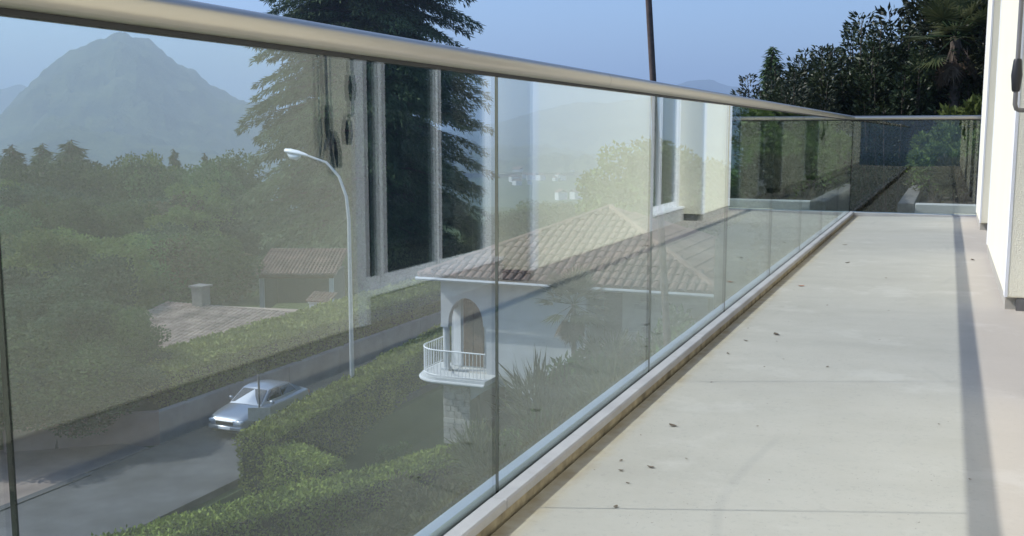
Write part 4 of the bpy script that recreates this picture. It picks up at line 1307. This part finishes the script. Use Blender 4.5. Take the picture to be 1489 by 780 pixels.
# ------------------------------------------------------------------ garden beyond the end of the terrace
def end_garden():
    g = MB().prism([(-2.0, YE + 0.17, -5.0), (-2.1, 14.6, -5.0), (-2.9, 16.0, -5.0), (-3.9, 19.0, -5.0), (-5.0, 34, -5.0), (6.0, 34, -5.0), (6.0, YE + 0.17, -5.0)], (0, 0, 3.05)).build('garden_path', M['shade_path']); g['kind'] = 'structure'
    pl = empty('planter', (-0.45, 13.0, -1.95), 0, 'white walled planter bed beyond the end of the terrace', 'planter')
    MB().box(-0.07, 0.12, 0.0, 6.2, 0, 1.13, bev=0.01).build('side_wall', M['base_grey'], pl)
    MB().box(0.121, 4.6, 0.0, 0.22, 0, 1.12, bev=0.01).build('front_wall', M['planter_white'], pl)
    pts = [(0.55 + 0.5 * i / 8, -0.02 - 0.55 * math.sin(math.pi * 0.5 * i / 8)) for i in range(9)]
    MB().prism([(x, y, 0) for x, y in pts] + [(4.6, -0.57, 0), (4.6, -0.001, 0)], (0, 0, 1.02)).build('curved_bed', M['cream'], pl)
    MB().box(0.121, 4.6, 0.221, 6.2, 0, 1.02).build('soil', M['soil'], pl)
    hedge((-1.62, 12.0, 0), (-1.9, 16.4, 0), 0.7, -1.97, -0.02, 'dark laurel hedge along the path past the terrace end', mat='laurel', dens=900, leaf=0.085, rough=0.10, seed=14)
    LG = 'shrubs in the planter bed'
    a = shrub('shrub', 0.75, 0.8, 5200, 0.055, M['leaf_light'], 61, 'rounded green shrub growing in the white planter', group=LG)
    b = shrub('shrub', 0.6, 0.7, 3000, 0.10, M['leaf_olive'], 62, 'brownish narrow leaved shrub growing in the white planter', group=LG, narrow=0.2, up=0.6)
    for pr, lst in ((a, [(-0.1, 14.6, 1.0), (0.5, 14.2, 1.1), (1.0, 14.4, 1.2), (0.3, 15.4, 1.25), (1.5, 15.0, 1.3), (0.0, 16.4, 1.3), (0.9, 16.2, 1.5), (1.9, 16.6, 1.6), (0.75, 13.6, 0.95), (1.2, 15.4, 1.8), (2.2, 15.6, 1.9), (0.45, 17.4, 1.9), (1.5, 17.6, 2.1), (2.6, 17.4, 2.2), (1.9, 14.2, 1.4)]),
                    (b, [(0.15, 13.7, 1.0), (0.62, 13.55, 0.8), (-0.15, 15.6, 1.0), (1.3, 13.8, 1.1)])):
        us = [False]
        for x, y, s in lst: place(pr, us, x, y, -0.94, s)
    # laurels closing the view
    LL = 'laurel trees behind the terrace end'
    def laurel(seed, h, w, n, lab):
        global rng
        rng = np.random.default_rng(seed)
        o = empty('laurel_tree', (0, 0, 0), 0, lab, 'tree', LL)
        mb = MB()
        P, D, N, tone = [], [], [], []
        ns = 26
        for i in range(ns):
            a = rng.random() * 2 * math.pi
            r = w / 2 * rng.random() ** 0.6
            top = h * (0.70 + 0.30 * rng.random()) * (1 - 0.22 * (r / (w / 2)) ** 2)
            bx, by = math.cos(a) * r, math.sin(a) * r
            mb.tube([(bx * 0.25, by * 0.25, -0.1), (bx * 0.8, by * 0.8, top * 0.45), (bx, by, top)], [0.035, 0.02, 0.005], 5, cap=False)
            k = n // ns
            s = rng.random(k) ** 0.8
            zz = 0.10 * h + (top - 0.10 * h) * s
            spread = w * 0.17 * (1.08 - s) ** 0.55 * np.sqrt(rng.random(k)) + 0.03
            az = rng.random(k) * 2 * math.pi
            lx = bx * (0.25 + 0.75 * s); ly = by * (0.25 + 0.75 * s)
            q = np.stack([lx + np.cos(az) * spread, ly + np.sin(az) * spread, zz], 1)
            d = np.stack([np.cos(az), np.sin(az), np.full(k, 0.55)], 1)
            P.append(q); D.append(unit(d + rand_dirs(k) * 0.6)); N.append(unit(np.array([0, 0, 0.6]) + d * 0.4 + rand_dirs(k) * 0.7))
            tone.append(np.clip(0.15 + 0.4 * rng.random() + 0.25 * rng.normal(size=k), 0, 1))
        P = np.concatenate(P); D = np.concatenate(D); N = np.concatenate(N); tone = np.concatenate(tone)
        link_mesh('crown', leaf_mesh('crown', P, D, N, 0.085 * (0.7 + 0.6 * rng.random(len(P))), 0.034, M['laurel'], tone, fold=0.1), o)
        mb.build('trunk', M['bark'], o)
        return o
    LAB = 'dense dark glossy laurel tree closing the view behind the end railing'
    l1, l2 = laurel(71, 3.4, 2.6, 26000, LAB), laurel(72, 3.6, 2.2, 22000, LAB)
    for pr, lst in ((l1, [(-2.85, 19.8, 0.98), (-1.5, 19.0, 1.22), (0.25, 20.6, 1.75), (1.6, 20.5, 1.8), (3.0, 20, 1.7), (-2.3, 17.4, 0.9)]),
                    (l2, [(-2.15, 18.8, 1.04), (-0.75, 18.8, 1.10), (-0.2, 19.6, 1.02), (0.9, 19.0, 1.4), (2.3, 18.7, 1.45), (-1.7, 20.4, 1.2)])):
        us = [False]
        for x, y, s in lst: place(pr, us, x, y, -1.97, s, 0.9 * s)
    cy1 = conifer('cypress_tree', 3.7, 0.55, 9000, M['needle'], 81, 'slim dark cypress showing at the edge of the laurels', None, top=0.5, droop=-0.5, tiers=40, base=0.03, needle=0.16)
    cy1.location = (-3.40, 21.8, -2.0)
    sh = empty('shed', (-0.02, 18.0, -1.95), -0.25, 'small shed with pale corrugated sheet roof behind the planter', 'shed')
    MB().box(-0.30, 0.30, 0.0, 0.5, 0, 1.78, bev=0.01).build('cabin', M['wood_dark'], sh)
    mb = MB()
    nn = 25
    vs = []
    for yy, zz in ((-0.16, 1.90), (0.66, 2.06)):
        for i in range(nn):
            vs.append((-0.40 + 0.8 * i / (nn - 1), yy, zz + 0.018 * math.sin(i * math.pi / 2)))
    mb.add(vs, [(i, i + 1, nn + i + 1, nn + i) for i in range(nn - 1)])
    mb.build('roof', M['sheet_metal'], sh, recalc=False)
    MB().tube([(0.34, -0.1, 1.9), (0.42, -0.12, 1.0), (0.45, -0.12, 0.0)], 0.02, 8).build('strut', M['sheet_metal'], sh)
end_garden()

# ------------------------------------------------------------------ far houses in the valley
rt = random.Random(12)
proto_h = None
for i in range(26):
    px, r = rt.uniform(745, 930), rt.uniform(1000, 1900)
    d = at_r(px, 250, r)
    z = ground_z(d.x, d.y)
    if proto_h is None:
        proto_h = empty('far_house', (0, 0, 0), 0, 'tiny pale house far off in the hazy valley', 'house', 'houses far off in the valley')
        MB().box(-6, 6, -5, 5, -3, 8).build('wall', M['white_plaster'], proto_h)
        MB().prism([(-6.6, -5.8, 8.001), (6.6, -5.8, 8.001), (6.6, 0, 11.2), (-6.6, 0, 11.2)], (0, 0, 0.3)).build('roof', M['tile'], proto_h)
        MB().prism([(-6.6, 5.8, 8.001), (6.6, 5.8, 8.001), (6.6, 0.001, 11.2), (-6.6, 0.001, 11.2)], (0, 0, 0.3)).build('roof', M['tile'], proto_h)
        h = proto_h
    else:
        h = copy_tree(proto_h)
    h.location = (d.x, d.y, z)
    h.rotation_euler = (0, 0, rt.uniform(0, 3.1))
    h.scale = [rt.uniform(0.5, 0.95)] * 3

# ------------------------------------------------------------------ haze
def haze():
    o = MB().box(-7400, 7400, -3200, 7400, -110, 420).build('haze', [])
    m, t, out = nt('haze_air')
    v = node(t, 'ShaderNodeVolumePrincipled', {'Color': rgba((0.55, 0.74, 1.0)), 'Density': 0.00040, 'Anisotropy': 0.1})
    t.links.new(v.outputs[0], out.inputs['Volume'])
    o.data.materials.append(m)
    o['kind'] = 'stuff'
    o['label'] = 'pale blue haze filling the valley air'
haze()
